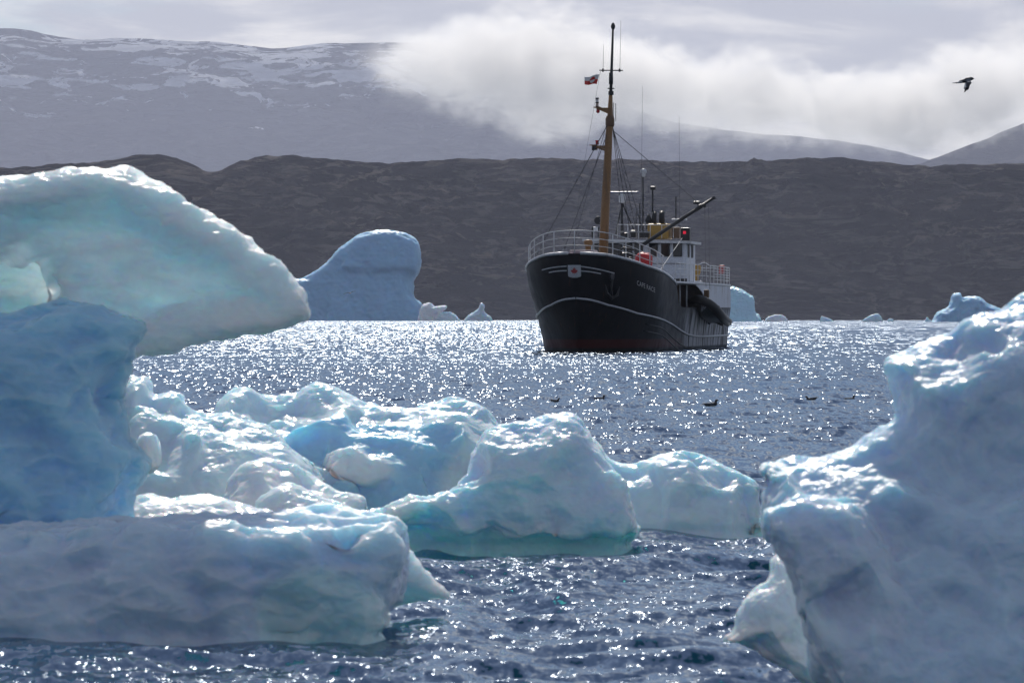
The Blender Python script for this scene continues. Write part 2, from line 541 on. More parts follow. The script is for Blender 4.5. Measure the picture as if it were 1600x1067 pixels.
def surface_nets(F, o, h):
    """closed surface F = 0 (negative inside) of a sampled field, as quads"""
    nx, ny, nz = F.shape
    S = F < 0
    cnt = np.zeros((nx - 1, ny - 1, nz - 1), np.int8)
    for dx in (0, 1):
        for dy in (0, 1):
            for dz in (0, 1):
                cnt += S[dx:nx - 1 + dx, dy:ny - 1 + dy, dz:nz - 1 + dz]
    act = (cnt > 0) & (cnt < 8)
    I, J, K = np.nonzero(act)
    vid = np.full(act.shape, -1, np.int32)
    vid[I, J, K] = np.arange(len(I))
    acc = np.zeros((len(I), 3))
    num = np.zeros(len(I))
    cor = [(0, 0, 0), (1, 0, 0), (0, 1, 0), (1, 1, 0), (0, 0, 1), (1, 0, 1), (0, 1, 1), (1, 1, 1)]
    for a in range(8):
        for b in range(a + 1, 8):
            da = np.array(cor[b]) - np.array(cor[a])
            if np.abs(da).sum() != 1: continue
            fa = F[I + cor[a][0], J + cor[a][1], K + cor[a][2]]
            fb = F[I + cor[b][0], J + cor[b][1], K + cor[b][2]]
            c = (fa < 0) != (fb < 0)
            u = np.where(c, fa / np.where(c, fa - fb, 1), 0)
            acc += np.where(c[:, None], np.array(cor[a]) + u[:, None] * da, 0)
            num += c
    V = (np.stack([I, J, K], 1) + acc / num[:, None]) * h + np.array(o)
    Q = []
    for ax in range(3):
        sl0 = [slice(None)] * 3
        sl1 = [slice(None)] * 3
        sl0[ax], sl1[ax] = slice(0, -1), slice(1, None)
        s0, s1 = S[tuple(sl0)], S[tuple(sl1)]
        e = np.argwhere(s0 != s1)
        b, c = [k for k in range(3) if k != ax]
        ok = (e[:, b] > 0) & (e[:, c] > 0) & (e[:, b] < F.shape[b] - 1) & (e[:, c] < F.shape[c] - 1)
        e = e[ok]
        flip = s0[tuple(e.T)]
        ids = []
        for ob, oc in ((-1, -1), (0, -1), (0, 0), (-1, 0)):
            p = e.copy()
            p[:, b] += ob
            p[:, c] += oc
            ids.append(vid[tuple(p.T)])
        q = np.stack(ids, 1)
        if ax == 1: flip = ~flip
        q[~flip] = q[~flip][:, ::-1]
        Q.append(q)
    return V, np.concatenate(Q)


def edges_of(Q):
    E = np.concatenate([Q[:, [0, 1]], Q[:, [1, 2]], Q[:, [2, 3]], Q[:, [3, 0]]])
    E.sort(axis=1)
    return E


def relax(V, Q, it, lam=0.6):
    E = np.unique(edges_of(Q), axis=0)
    n = len(V)
    deg = np.bincount(E.ravel(), minlength=n)[:, None]
    for _ in range(it):
        A = np.stack([np.bincount(E[:, 0], V[E[:, 1], k], n) + np.bincount(E[:, 1], V[E[:, 0], k], n) for k in range(V.shape[1])], 1)
        V = V + lam * (A / np.maximum(deg, 1) - V)
    return V


def split_quads(V, Q):
    E = edges_of(Q)
    U, inv = np.unique(E, axis=0, return_inverse=True)
    inv = inv.ravel()
    n, m = len(V), len(Q)
    em = n + inv.reshape(4, m).T
    fc = n + len(U) + np.arange(m)
    V2 = np.concatenate([V, V[U].mean(1), V[Q].mean(1)])
    Q2 = np.concatenate([np.stack([Q[:, k], em[:, k], fc, em[:, (k + 3) % 4]], 1) for k in range(4)])
    return V2, Q2


def normals_of(V, Q):
    n = np.cross(V[Q[:, 2]] - V[Q[:, 0]], V[Q[:, 3]] - V[Q[:, 1]])
    N = np.stack([sum(np.bincount(Q[:, c], n[:, k], len(V)) for c in range(4)) for k in range(3)], 1)
    return N / (np.linalg.norm(N, axis=1, keepdims=True) + 1e-12)


def make_ice(name, lobes, cell, mat, label, group='icebergs drifting close by', blend=0.06, low=0.05, feat=0.5, lump=0.02, lump_feat=0.16, scoop=0.0,
             scoop_feat=(0.3, 0.3, 0.15), facets=0, facet_ymax=1e9, facet_r=0.4, facet_d=0.04, split=True, zmin=-0.75, seed=0.0, carve=()):
    """one block of ice, grown from lobes; each lobe has its outline as the photograph shows it, its own distance and thickness"""
    L = []
    shelves = [lb['e'] for lb in lobes if 'e' in lb]
    stint = [lb.get('tint', CLEAR) for lb in lobes if 'e' in lb]
    for lb in lobes:
        if 'e' in lb: continue
        p = smooth_poly(lb['p'], lb.get('n', 3))
        d = lb['d']
        w = np.stack([(p[:, 0] - 800) / FPX * d, CAM_H + (HORIZON - p[:, 1]) / FPX * d], 1)
        L.append((lb, w))
    lo = np.array([min(w[:, 0].min() for _, w in L), min(lb['d'] - lb['t'] - abs(lb.get('lean', 0)) * np.ptp(w[:, 1]) * .6 - abs(lb.get('turn', 0)) * np.ptp(w[:, 0]) * .6 for lb, w in L), max(zmin, min(w[:, 1].min() for _, w in L))])
    hi = np.array([max(w[:, 0].max() for _, w in L), max(lb['d'] + lb['t'] + abs(lb.get('lean', 0)) * np.ptp(w[:, 1]) * .6 + abs(lb.get('turn', 0)) * np.ptp(w[:, 0]) * .6 for lb, w in L), max(w[:, 1].max() for _, w in L)])
    for (ex, ey, ez, ax, ay, az) in shelves:
        lo = np.minimum(lo, (ex - ax, ey - ay, ez - az))
        hi = np.maximum(hi, (ex + ax, ey + ay, ez + az))
    pad = 3 * cell + low
    lo -= pad
    hi += pad
    n = np.ceil((hi - lo) / cell).astype(int) + 1
    xs, ys, zs = (lo[k] + cell * np.arange(n[k]) for k in range(3))
    X2, Z2 = np.meshgrid(xs, zs, indexing='ij')
    F, who = None, None
    # large slow warp of the whole block
    cw = 4
    gx, gy, gz = np.meshgrid(xs[::cw], ys[::cw], zs[::cw], indexing='ij')
    wv = fbm(np.stack([gx, gy, gz], -1).reshape(-1, 3) / feat + seed, 3, 0.5).reshape(gx.shape).astype(np.float32) * low
    for k, nn in enumerate(n):       # back to full size by linear interpolation along each axis
        pos = np.arange(nn) / cw
        i0 = np.minimum(pos.astype(int), wv.shape[k] - 1)
        i1 = np.minimum(i0 + 1, wv.shape[k] - 1)
        fr = (pos - i0).astype(np.float32)
        sh = [1, 1, 1]
        sh[k] = -1
        wv = np.take(wv, i0, k) * (1 - fr.reshape(sh)) + np.take(wv, i1, k) * fr.reshape(sh)
    for i, (lb, w) in enumerate(L):
        d2 = signed_dist(w, X2, Z2)
        rim = lb.get('rim', lb['t'])
        u = np.clip(d2 / rim, 0, 1)
        T = lb['t'] * np.sqrt(np.maximum(1 - (1 - u) ** 2, 0)) ** lb.get('sq', 1.0)
        if 'dish' in lb:                                    # thick rim round a scooped face, thinning downwards
            am, r0, r1, za, zb = lb['dish']
            q = np.clip((d2 - r0) / (r1 - r0), 0, 1)
            T = T * (1 - am * q * q * (3 - 2 * q))
            va, vb = pix(0, za, lb['d']).z, pix(0, zb, lb['d']).z
            T = T * (0.5 + 0.5 * np.clip((Z2 - va) / (vb - va), 0, 1))
        for (mx, my, mr, f) in lb.get('spots', ()):      # thinner or thicker places
            q = pix(mx, my, lb['d'])
            r = mr / FPX * lb['d']
            T = T * (1 + (f - 1) * np.exp(-((X2 - q.x) ** 2 + (Z2 - q.z) ** 2) / r ** 2))
        zc, xc = w[:, 1].mean(), w[:, 0].mean()
        yc = lb['d'] + lb.get('lean', 0) * (Z2 - zc) + lb.get('turn', 0) * (X2 - xc)
        a = np.abs(ys[None, :, None] - yc[:, None, :]).astype(np.float32)
        ins = (d2 >= 0)[:, None, :]
        f = np.where(ins, np.maximum(a - T[:, None, :], -d2[:, None, :]), np.sqrt(np.minimum(d2, 0)[:, None, :] ** 2 + np.maximum(a, 0) ** 2)).astype(np.float32)
        bl = lb.get('blend', blend)
        if F is None:
            F, who = f, np.zeros(f.shape, np.int8)
        else:
            who[f < F] = i
            hh = np.clip(0.5 + 0.5 * (F - f) / bl, 0, 1)
            F = F * (1 - hh) + f * hh - bl * hh * (1 - hh)
    for j, (ex, ey, ez, ax, ay, az) in enumerate(shelves):
        f = (np.sqrt((((xs - ex) / ax) ** 2)[:, None, None] + (((ys - ey) / ay) ** 2)[None, :, None] + (((zs - ez) / az) ** 2)[None, None, :]) - 1).astype(np.float32) * min(ax, ay, az)
        who[f < F] = len(L) + j
        hh = np.clip(0.5 + 0.5 * (F - f) / 0.05, 0, 1)
        F = F * (1 - hh) + f * hh - 0.05 * hh * (1 - hh)
    for (mx, my, dd, r, sq) in carve:                    # rounded bites
        q = pix(mx, my, dd)
        s = r - np.sqrt(((xs - q.x) ** 2)[:, None, None] + ((ys - q.y) ** 2 * sq)[None, :, None] + ((zs - q.z) ** 2)[None, None, :])
        hh = np.clip(0.5 + 0.5 * (s.astype(np.float32) - F) / 0.08, 0, 1)
        F = F * (1 - hh) + s.astype(np.float32) * hh + 0.08 * hh * (1 - hh)
    F = F + wv
    F[0], F[-1] = 1, 1
    F[:, 0], F[:, -1] = 1, 1
    F[:, :, 0], F[:, :, -1] = 1, 1
    V, Q = surface_nets(F, lo, cell)
    ijk = np.clip(((V - lo) / cell).round().astype(int), 0, n - 1)
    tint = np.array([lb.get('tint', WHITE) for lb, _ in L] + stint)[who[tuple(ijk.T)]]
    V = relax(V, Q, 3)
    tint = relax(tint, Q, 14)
    if split:
        V, Q2 = split_quads(V, Q)
        tint = np.concatenate([tint, tint[np.unique(edges_of(Q), axis=0)].mean(1), tint[Q].mean(1)])
        Q = Q2
        V = relax(V, Q, 2)
    if facets:                                           # broken and melted faces: flat cuts with edges between them
        rf = np.random.default_rng(int(seed * 10) + 5)
        N = normals_of(V, Q)
        keep = np.clip((np.abs(N[:, 1]) - 0.06) / 0.30, 0.28, 1)          # the outline itself stays as it is
        cand = rf.choice(np.nonzero((V[:, 2] > 0.02) & (V[:, 1] < facet_ymax) & ((N[:, 1] < 0.35) | (N[:, 2] > 0.3)))[0], facets)
        for ci in cand:
            nn = N[ci] + rf.normal(0, 0.28, 3)
            nn /= np.linalg.norm(nn)
            pc = V[ci] - nn * facet_d * rf.uniform(0.4, 1.5)
            R = facet_r * rf.uniform(0.6, 1.5)
            dd = (V - pc) @ nn
            rr = np.linalg.norm(V - pc, axis=1)
            w = np.clip((R - rr) / (0.25 * R), 0, 1)
            V = V - (np.clip(dd, 0, 2.5 * facet_d) * w * keep * 0.9)[:, None] * nn
        V = relax(V, Q, 1)
    N = normals_of(V, Q)
    dsp = lump * fbm(V / lump_feat + seed, 4, 0.5, 'billow')
    if scoop:
        dsp = dsp + scoop * fbm(V / np.array(scoop_feat) + seed + 40, 3, 0.45, 'ridge')
    if split:                                            # wave-washed foot: a smooth notch just above the waterline
        dsp = dsp - 0.045 * np.exp(-((V[:, 2] - 0.05) / 0.05) ** 2)
    V = V + N * dsp[:, None]
    me = np_mesh(name, V, Q, mat)
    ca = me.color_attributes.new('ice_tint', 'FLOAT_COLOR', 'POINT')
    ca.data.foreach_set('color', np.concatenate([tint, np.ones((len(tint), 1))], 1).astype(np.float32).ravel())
    o = link(name, me)
    tag(o, label, 'iceberg', group)
    return o


ICE_NEAR = ice_material('glacier_ice', 0.26, 12.0, sss=0.8, bump=0.0075)
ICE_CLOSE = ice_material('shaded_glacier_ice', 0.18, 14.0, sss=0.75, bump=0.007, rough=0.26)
ICE_THIN = ice_material('thin_glacier_ice', 0.36, 9.0, sss=0.88, rough=0.28, vein_lo=0.93, vs=(0.7, 1, 1.4), bump=0.007, rgb=(0.42, 0.80, 1.0))

# tall berg on the left: slab at the water, stem, and the great overhanging fin
FIN = [(-120, 300), (-60, 287), (0, 278), (60, 270), (130, 262), (180, 257), (203, 254), (222, 268), (240, 280), (262, 292), (285, 305), (305, 318), (325, 336),
       (350, 347), (380, 365), (405, 388), (430, 402), (452, 425), (470, 450), (480, 470), (487, 490), (470, 502), (440, 515), (410, 524),
       (370, 530), (320, 535), (292, 540), (280, 550), (240, 557), (215, 565), (150, 572), (60, 572), (-120, 572)]
STEM = [(-120, 480), (0, 484), (40, 478), (80, 469), (130, 473), (180, 487), (215, 497), (232, 505), (240, 520), (228, 540), (222, 570), (214, 600), (210, 640),
        (225, 680), (240, 705), (246, 725), (232, 745), (218, 765), (213, 790), (217, 830), (225, 900), (-120, 900)]
SLAB = [(-160, 825), (0, 822), (60, 816), (150, 809), (215, 806), (280, 806), (350, 803), (430, 799), (520, 796), (590, 796), (622, 803), (634, 825), (636, 860),
        (633, 900), (625, 940), (606, 965), (603, 985), (600, 1010), (600, 1120), (-160, 1120)]
SKIRT = [(590, 850), (632, 855), (650, 875), (668, 895), (690, 915), (704, 932), (680, 938), (655, 943), (630, 947), (615, 960), (610, 1010), (590, 1010)]
FACE = [(395, 1010), (388, 960), (400, 930), (420, 905), (460, 888), (500, 880), (560, 900), (600, 950), (602, 1010), (560, 1100), (430, 1100)]
make_ice('iceberg', [
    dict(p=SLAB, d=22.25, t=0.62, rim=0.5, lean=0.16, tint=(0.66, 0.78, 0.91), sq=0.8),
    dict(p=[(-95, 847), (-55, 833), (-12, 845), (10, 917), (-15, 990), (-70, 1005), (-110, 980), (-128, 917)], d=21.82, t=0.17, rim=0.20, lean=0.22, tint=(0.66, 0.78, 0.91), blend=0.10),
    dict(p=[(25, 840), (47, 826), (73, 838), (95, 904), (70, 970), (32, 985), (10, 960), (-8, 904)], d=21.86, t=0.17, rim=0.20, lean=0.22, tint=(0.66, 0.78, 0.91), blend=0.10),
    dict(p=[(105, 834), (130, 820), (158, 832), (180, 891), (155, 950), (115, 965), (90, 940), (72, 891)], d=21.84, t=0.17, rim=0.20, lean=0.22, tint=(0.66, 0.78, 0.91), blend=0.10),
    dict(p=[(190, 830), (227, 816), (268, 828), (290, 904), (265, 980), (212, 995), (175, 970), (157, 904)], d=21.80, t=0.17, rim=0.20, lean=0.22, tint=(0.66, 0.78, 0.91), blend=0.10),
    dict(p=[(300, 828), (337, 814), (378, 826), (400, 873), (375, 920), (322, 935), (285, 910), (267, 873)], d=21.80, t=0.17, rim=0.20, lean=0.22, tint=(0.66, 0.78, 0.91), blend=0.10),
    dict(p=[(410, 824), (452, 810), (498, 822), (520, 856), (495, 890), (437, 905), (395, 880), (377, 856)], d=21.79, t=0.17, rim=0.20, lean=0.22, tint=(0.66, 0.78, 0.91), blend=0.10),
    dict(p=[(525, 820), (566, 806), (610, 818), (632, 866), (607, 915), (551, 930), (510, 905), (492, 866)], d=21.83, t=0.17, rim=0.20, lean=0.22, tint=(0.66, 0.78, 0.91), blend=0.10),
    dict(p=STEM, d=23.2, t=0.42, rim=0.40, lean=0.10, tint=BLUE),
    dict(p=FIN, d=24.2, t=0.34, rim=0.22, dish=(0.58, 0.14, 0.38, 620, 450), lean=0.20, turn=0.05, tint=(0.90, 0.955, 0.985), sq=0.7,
         spots=((30, 450, 70, 0.5), (330, 470, 110, 0.75))),
    dict(p=[(-90, 360), (40, 350), (110, 400), (130, 460), (90, 520), (-90, 520)], d=24.60, t=0.10, rim=0.08, lean=0.2, tint=(0.82, 0.93, 0.97), blend=0.03),
    dict(p=SKIRT, d=22.75, t=0.16, rim=0.14, tint=WHITE),
    dict(p=FACE, d=21.75, t=0.22, rim=0.12, tint=(0.64, 0.85, 0.89), blend=0.05),
], 0.022, ICE_THIN, 'tall blue iceberg with an overhanging translucent fin on a thick stem and slab',
    low=0.035, feat=0.45, lump=0.009, lump_feat=0.20, scoop=0.034, scoop_feat=(0.46, 0.46, 0.20), seed=2.0, facets=55, facet_ymax=23.5, facet_r=0.36, facet_d=0.035,
    carve=((520, 960, 22.80, 0.30, 1.0), (-5, 462, 23.93, 0.30, 0.60), (38, 415, 23.90, 0.19, 0.42), (60, 455, 23.92, 0.17, 0.42), (330, 460, 23.60, 0.46, 2.0), (160, 390, 23.55, 0.32, 2.0), (420, 470, 23.75, 0.24, 1.6)))  # first bite is added unseen behind the clear foot so sunlight passes

# low hummocky berg behind it
make_ice('iceberg', [
    dict(p=[(330, 650), (345, 615), (370, 602), (400, 610), (430, 617), (455, 612), (480, 600), (500, 598), (520, 604), (550, 620), (600, 628), (650, 632),
            (690, 622), (720, 618), (745, 628), (765, 640), (775, 660), (790, 690), (800, 760), (790, 880), (330, 880)], d=35.6, t=0.75, rim=0.7, lean=0.75, tint=PALE),
    dict(p=[(190, 610), (205, 592), (217, 588), (228, 600), (236, 622), (262, 612), (280, 617), (290, 635), (320, 645), (350, 640), (380, 655), (420, 665), (450, 690), (480, 720),
            (500, 740), (520, 770), (530, 820), (520, 900), (190, 900)], d=34.4, t=0.75, rim=0.6, lean=0.9, tint=PALE),
    dict(p=[(430, 665), (470, 640), (520, 640), (570, 650), (640, 660), (700, 655), (740, 670), (720, 720), (690, 800), (690, 880), (430, 880)], d=34.9, t=0.45, rim=0.4, lean=0.9, tint=BLUE),
    dict(p=[(345, 770), (370, 730), (400, 715), (440, 712), (470, 720), (490, 740), (520, 755), (560, 770), (580, 790), (575, 880), (345, 880)], d=32.9, t=0.34, rim=0.3, lean=0.7, tint=WHITE),
    dict(p=[(395, 800), (420, 770), (450, 755), (490, 765), (520, 780), (560, 790), (570, 880), (395, 880)], d=32.3, t=0.25, rim=0.25, lean=0.5, tint=WHITE),
    dict(p=[(500, 722), (515, 702), (545, 697), (580, 715), (610, 737), (600, 752), (540, 752), (508, 742)], d=34.35, t=0.16, rim=0.12, lean=0.5, tint=WHITE),
    dict(p=[(195, 800), (220, 768), (260, 776), (300, 774), (345, 778), (400, 798), (440, 810), (440, 920), (195, 920)], d=31.0, t=0.55, rim=0.4, lean=0.9, tint=WHITE),
    dict(p=[(280, 690), (300, 672), (318, 690), (325, 740), (322, 780), (290, 780)], d=33.6, t=0.18, rim=0.15, lean=0.4, tint=PALE),
    dict(p=[(215, 690), (232, 676), (252, 700), (248, 730), (228, 740)], d=32.6, t=0.16, rim=0.12, tint=WHITE),
], 0.027, ICE_NEAR, 'low white iceberg of rounded mounds behind the slab with wet glinting tops',
    blend=0.10, low=0.06, feat=0.5, lump=0.022, lump_feat=0.42, scoop=0.016, scoop_feat=(0.5, 0.5, 0.3), seed=5.0, facets=60, facet_r=0.42, facet_d=0.05)

# domed berg in the middle with its pale foot under water, and the hump beside it
make_ice('iceberg', [
    dict(p=[(545, 805), (600, 786), (640, 772), (680, 765), (700, 745), (720, 722), (740, 695), (752, 672), (775, 660), (810, 656), (845, 652), (870, 646), (895, 648),
            (908, 655), (925, 675), (940, 705), (960, 735), (975, 760), (985, 790), (988, 815), (991, 828), (965, 841), (920, 838), (880, 835), (840, 832),
            (800, 838), (760, 838), (700, 835), (640, 833), (600, 830), (545, 825)], d=30.4, t=0.56, rim=0.48, lean=0.35, tint=(0.72, 0.84, 0.96)),
    dict(p=[(590, 806), (690, 772), (760, 742), (830, 730), (900, 735), (968, 766), (986, 792), (992, 826), (968, 845), (935, 836), (895, 848), (850, 833), (805, 845), (762, 828), (722, 838), (670, 822), (625, 828), (596, 816)], d=30.36, t=0.54, rim=0.09, lean=0.1, tint=(0.70, 0.82, 0.95), blend=0.10, n=4),
    dict(p=[(945, 745), (955, 735), (975, 748), (988, 790), (992, 828), (965, 841), (930, 838), (930, 790)], d=30.08, t=0.20, rim=0.2, tint=WHITE),
    dict(p=[(560, 800), (620, 778), (690, 760), (705, 775), (690, 800), (640, 822), (575, 830)], d=30.0, t=0.18, rim=0.16, lean=0.6, tint=WHITE),
    dict(p=[(600, 815), (700, 812), (830, 812), (988, 812), (990, 850), (978, 880), (960, 930), (640, 930), (610, 880)], d=30.48, t=0.50, rim=0.12, tint=(0.58, 0.93, 0.95), sq=0.6, blend=0.015),
    dict(e=(-0.25, 29.0, -0.27, 1.05, 1.6, 0.10)), dict(e=(0.55, 29.2, -0.27, 0.85, 1.5, 0.10)),
], 0.023, ICE_NEAR, 'domed white and turquoise iceberg with a notched overhanging foot over green water',
    blend=0.07, low=0.04, feat=0.38, lump=0.018, lump_feat=0.26, scoop=0.014, seed=9.0, facets=34, facet_r=0.40, facet_d=0.05, zmin=-0.6,
    carve=((820, 700, 29.70, 0.16, 1.0), (915, 700, 29.80, 0.10, 1.0), (700, 830, 29.75, 0.10, 1.0)))
make_ice('iceberg', [
    dict(p=[(915, 700), (935, 690), (955, 708), (975, 719), (1010, 718), (1050, 704), (1080, 698), (1110, 705), (1150, 728), (1180, 745), (1192, 770), (1197, 800), (1190, 830),
            (1190, 870), (915, 880)], d=32.9, t=0.46, rim=0.45, lean=0.55, tint=PALE),
    dict(p=[(925, 812), (1000, 806), (1120, 806), (1200, 812), (1212, 840), (1180, 880), (1000, 890), (925, 870)], d=32.8, t=0.46, rim=0.14, tint=CLEAR),
], 0.024, ICE_NEAR, 'low pale iceberg hump between the domed iceberg and the large one at the right edge',
    low=0.04, feat=0.40, lump=0.016, lump_feat=0.32, seed=13.0, facets=24, facet_r=0.40, facet_d=0.05, zmin=-0.6)

# the nearest berg, lower right
RIGHT = [(1760, 430), (1680, 440), (1620, 455), (1600, 467), (1578, 484), (1545, 491), (1520, 500), (1495, 518), (1460, 530), (1430, 549), (1400, 558), (1391, 573), (1400, 600), (1405, 635),
         (1395, 655), (1360, 680), (1330, 700), (1290, 712), (1240, 718), (1205, 722), (1187, 730), (1190, 745), (1200, 760), (1186, 770), (1187, 800), (1184, 830),
         (1195, 841), (1215, 852), (1222, 880), (1235, 910), (1245, 940), (1250, 970), (1245, 1000), (1250, 1030), (1280, 1062), (1330, 1100), (1400, 1180), (1500, 1300), (1760, 1300)]
LEDGE = [(1187, 800), (1215, 790), (1235, 778), (1262, 774), (1300, 780), (1340, 784), (1380, 798), (1406, 815), (1420, 845), (1450, 1000), (1440, 1200), (1300, 1090), (1256, 1000), (1240, 930), (1222, 880),
         (1205, 845), (1188, 830)]
APRON = [(1215, 866), (1226, 880), (1242, 900), (1262, 1000), (1300, 1060), (1330, 1100), (1280, 1100), (1250, 1062), (1200, 1032), (1165, 1012), (1130, 1000), (1148, 986), (1158, 960),
         (1165, 935), (1180, 918), (1200, 905)]
make_ice('iceberg', [
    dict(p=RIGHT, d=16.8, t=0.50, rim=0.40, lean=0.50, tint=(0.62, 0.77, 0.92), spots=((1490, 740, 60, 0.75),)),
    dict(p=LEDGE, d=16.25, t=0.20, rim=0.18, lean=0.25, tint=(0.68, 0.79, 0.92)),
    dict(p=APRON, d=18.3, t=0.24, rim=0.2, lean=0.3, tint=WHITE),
], 0.0145, ICE_CLOSE, 'large white iceberg close by with a ragged top and a lit ledge on its face',
    blend=0.05, low=0.03, feat=0.30, lump=0.014, lump_feat=0.22, scoop=0.012, scoop_feat=(0.22, 0.22, 0.18), seed=21.0, facets=55, facet_r=0.22, facet_d=0.03, zmin=-0.35,
    carve=((1330, 950, 15.95, 0.16, 1.0),))


# bergs and bits of ice far out in the bay
ICE_FAR = ice_material('distant_glacier_ice', 1.5, 0.22, rough=0.4, bump=0.35, coat=0.0)
DEEP = (0.35, 0.62, 0.87)


def far_ice(label, d, outlines, group='icebergs far out in the bay', seed=0.0):
    s = d / FPX                                      # metres that one photograph pixel spans out there
    lobes = [dict(p=p, d=d + off * s, t=t * s, rim=r * s, lean=lean, tint=tint, sq=0.8, n=3) for (p, off, t, r, lean, tint) in outlines]
    span = max(max(q[0] for q in p) - min(q[0] for q in p) for p, *_ in outlines)
    c = s * max(0.5, span / 110.0)
    make_ice('iceberg', lobes, c, ICE_FAR, label, group, blend=2.5 * s, low=min(2.2, span / 25) * s, feat=26 * s, lump=min(0.9, span / 50) * s, lump_feat=9 * s,
             split=False, zmin=-3 * s, seed=seed, facets=int(min(26, span / 8)), facet_r=17 * s * min(1, span / 60), facet_d=1.1 * s * min(1, span / 60))


far_ice('big smooth blue iceberg with a rounded top and a notch in its right side', 2600, [
    ([(440, 515), (455, 440), (468, 436), (490, 425), (510, 410), (525, 392), (545, 377), (562, 370), (578, 364), (600, 361), (618, 361), (635, 366), (650, 374), (656, 388), (657, 415),
      (655, 428), (648, 437), (646, 452), (650, 466), (661, 474), (662, 488), (658, 515)], 0, 30, 11, 0.25, DEEP),
    ([(440, 515), (455, 452), (520, 440), (600, 436), (646, 440), (644, 470), (655, 515)], -5, 30, 8, 0.2, DEEP),
    ([(560, 366), (600, 358), (640, 366), (656, 385), (655, 426), (620, 428), (560, 430), (530, 420), (540, 385)], -3, 28, 14, 0.25, DEEP)], seed=3.0)
far_ice('jagged low white ice floe beside the big blue iceberg', 2450, [
    ([(655, 508), (658, 480), (666, 474), (674, 474), (680, 479), (696, 477), (698, 483), (690, 490), (690, 508)], 0, 10, 5, 0.3, WHITE),
    ([(672, 508), (684, 492), (694, 486), (708, 488), (716, 497), (716, 508)], -6, 8, 5, 0.5, PALE)], 'small ice on the horizon', 4.0)
far_ice('small peaked ice floe with a knob on its top, left of the ship', 2400, [
    ([(725, 508), (728, 496), (737, 490), (746, 484), (750, 475), (753, 473), (757, 477), (758, 486), (764, 492), (769, 498), (769, 508)], 0, 9, 6, 0.2, PALE)], 'small ice on the horizon', 5.0)
far_ice('flat topped iceberg with a white snowy top and turquoise side behind the ship stern', 2000, [
    ([(1120, 512), (1122, 452), (1137, 447), (1150, 449), (1160, 452), (1170, 459), (1178, 466), (1179, 488), (1184, 492), (1184, 512)], 0, 26, 4, 0.9, (0.52, 0.78, 0.92))], seed=6.0)
far_ice('tiny flat ice piece just right of the flat topped iceberg', 2100, [
    ([(1196, 506), (1199, 496), (1206, 493), (1216, 491), (1227, 495), (1228, 506)], 0, 6, 3, 0.5, WHITE)], 'small ice on the horizon', 7.0)
far_ice('tiny wedge of pale ice with its high end on the left, on the horizon', 1900, [
    ([(1282, 508), (1283, 494), (1289, 495), (1300, 500), (1302, 508)], 0, 4, 2, 0.3, PALE)], 'small ice on the horizon', 8.0)
far_ice('small rounded ice piece alone on the open horizon', 1900, [
    ([(1346, 508), (1349, 499), (1358, 493), (1366, 490), (1375, 491), (1379, 500), (1379, 508)], 0, 6, 4, 0.3, PALE)], 'small ice on the horizon', 9.0)
far_ice('smallest speck of ice next to the rounded ice piece', 1900, [
    ([(1386, 508), (1387, 500), (1392, 497), (1396, 500), (1397, 508)], 0, 3, 2, 0.3, WHITE)], 'small ice on the horizon', 10.0)
far_ice('craggy blue iceberg with folds and a raised knob, beyond the large close one', 1800, [
    ([(1452, 514), (1457, 498), (1464, 488), (1476, 482), (1484, 474), (1488, 461), (1496, 457), (1503, 458), (1503, 464), (1520, 462), (1533, 464), (1545, 474), (1562, 481), (1576, 490), (1600, 500), (1600, 514)],
     0, 24, 9, 0.4, (0.40, 0.64, 0.86)),
    ([(1500, 514), (1506, 486), (1522, 474), (1545, 478), (1570, 488), (1600, 500), (1600, 514)], -14, 14, 7, 0.5, DEEP),
    ([(1456, 514), (1470, 492), (1488, 486), (1498, 498), (1494, 514)], -14, 10, 6, 0.4, PALE)], seed=11.0)
far_ice('tiny pointed ice bit at the foot of the craggy blue iceberg', 1790, [
    ([(1444, 510), (1446, 499), (1449, 495), (1452, 499), (1457, 503), (1457, 510)], 0, 4, 2, 0.2, PALE)], 'small ice on the horizon', 12.0)
# ------------------------------------------------------------------ the ship
SHIP_D = 210.0                      # distance of the stem
SHIP_X = (897.0 - 800.0) / FPX * SHIP_D
TH = math.radians(13.3)             # she lies bow on, her port side a little towards us
SN, CS = math.sin(TH), math.cos(TH)


def paint(name, col, rough=0.45, wear=0.0, wear_col=(0.2, 0.17, 0.15), metal=0.0, spec=0.5, streak=False):
    m, t, out = material(name)
    tc = t.n('ShaderNodeTexCoord')
    v = tc.outputs['Object']
    n = t.noise(t.v('MULTIPLY', v, (1, 1, 0.15 if streak else 1.0)), 2.2, 6.0, 0.62, 0.2)
    n2 = t.noise(v, 9.0, 3.0, 0.6)
    c = t.mix(t.step(n2.outputs[0], 0.3, 0.7), tuple(x * 0.86 for x in col) + (1,), tuple(min(1, x * 1.10) for x in col) + (1,))
    if wear:
        c = t.mix(t.m('MULTIPLY', t.step(n.outputs[0], 0.52, 0.66), wear), c, (*wear_col, 1))
    bs = t.n('ShaderNodeBsdfPrincipled', Roughness=rough, Metallic=metal)
    t.put(bs, 'Base Color', c)
    t.put(bs, 'Specular IOR Level', spec)
    t.put(bs, 'Normal', t.n('ShaderNodeBump', Strength=0.25, Distance=0.02, Height=n2.outputs[0]))
    t.put(out, 'Surface', bs)
    return m


def glass_mat():
    m, t, out = material('window_glass')
    bs = t.n('ShaderNodeBsdfPrincipled', Roughness=0.06)
    t.put(bs, 'Base Color', (0.012, 0.016, 0.022, 1))
    t.put(out, 'Surface', bs)
    return m


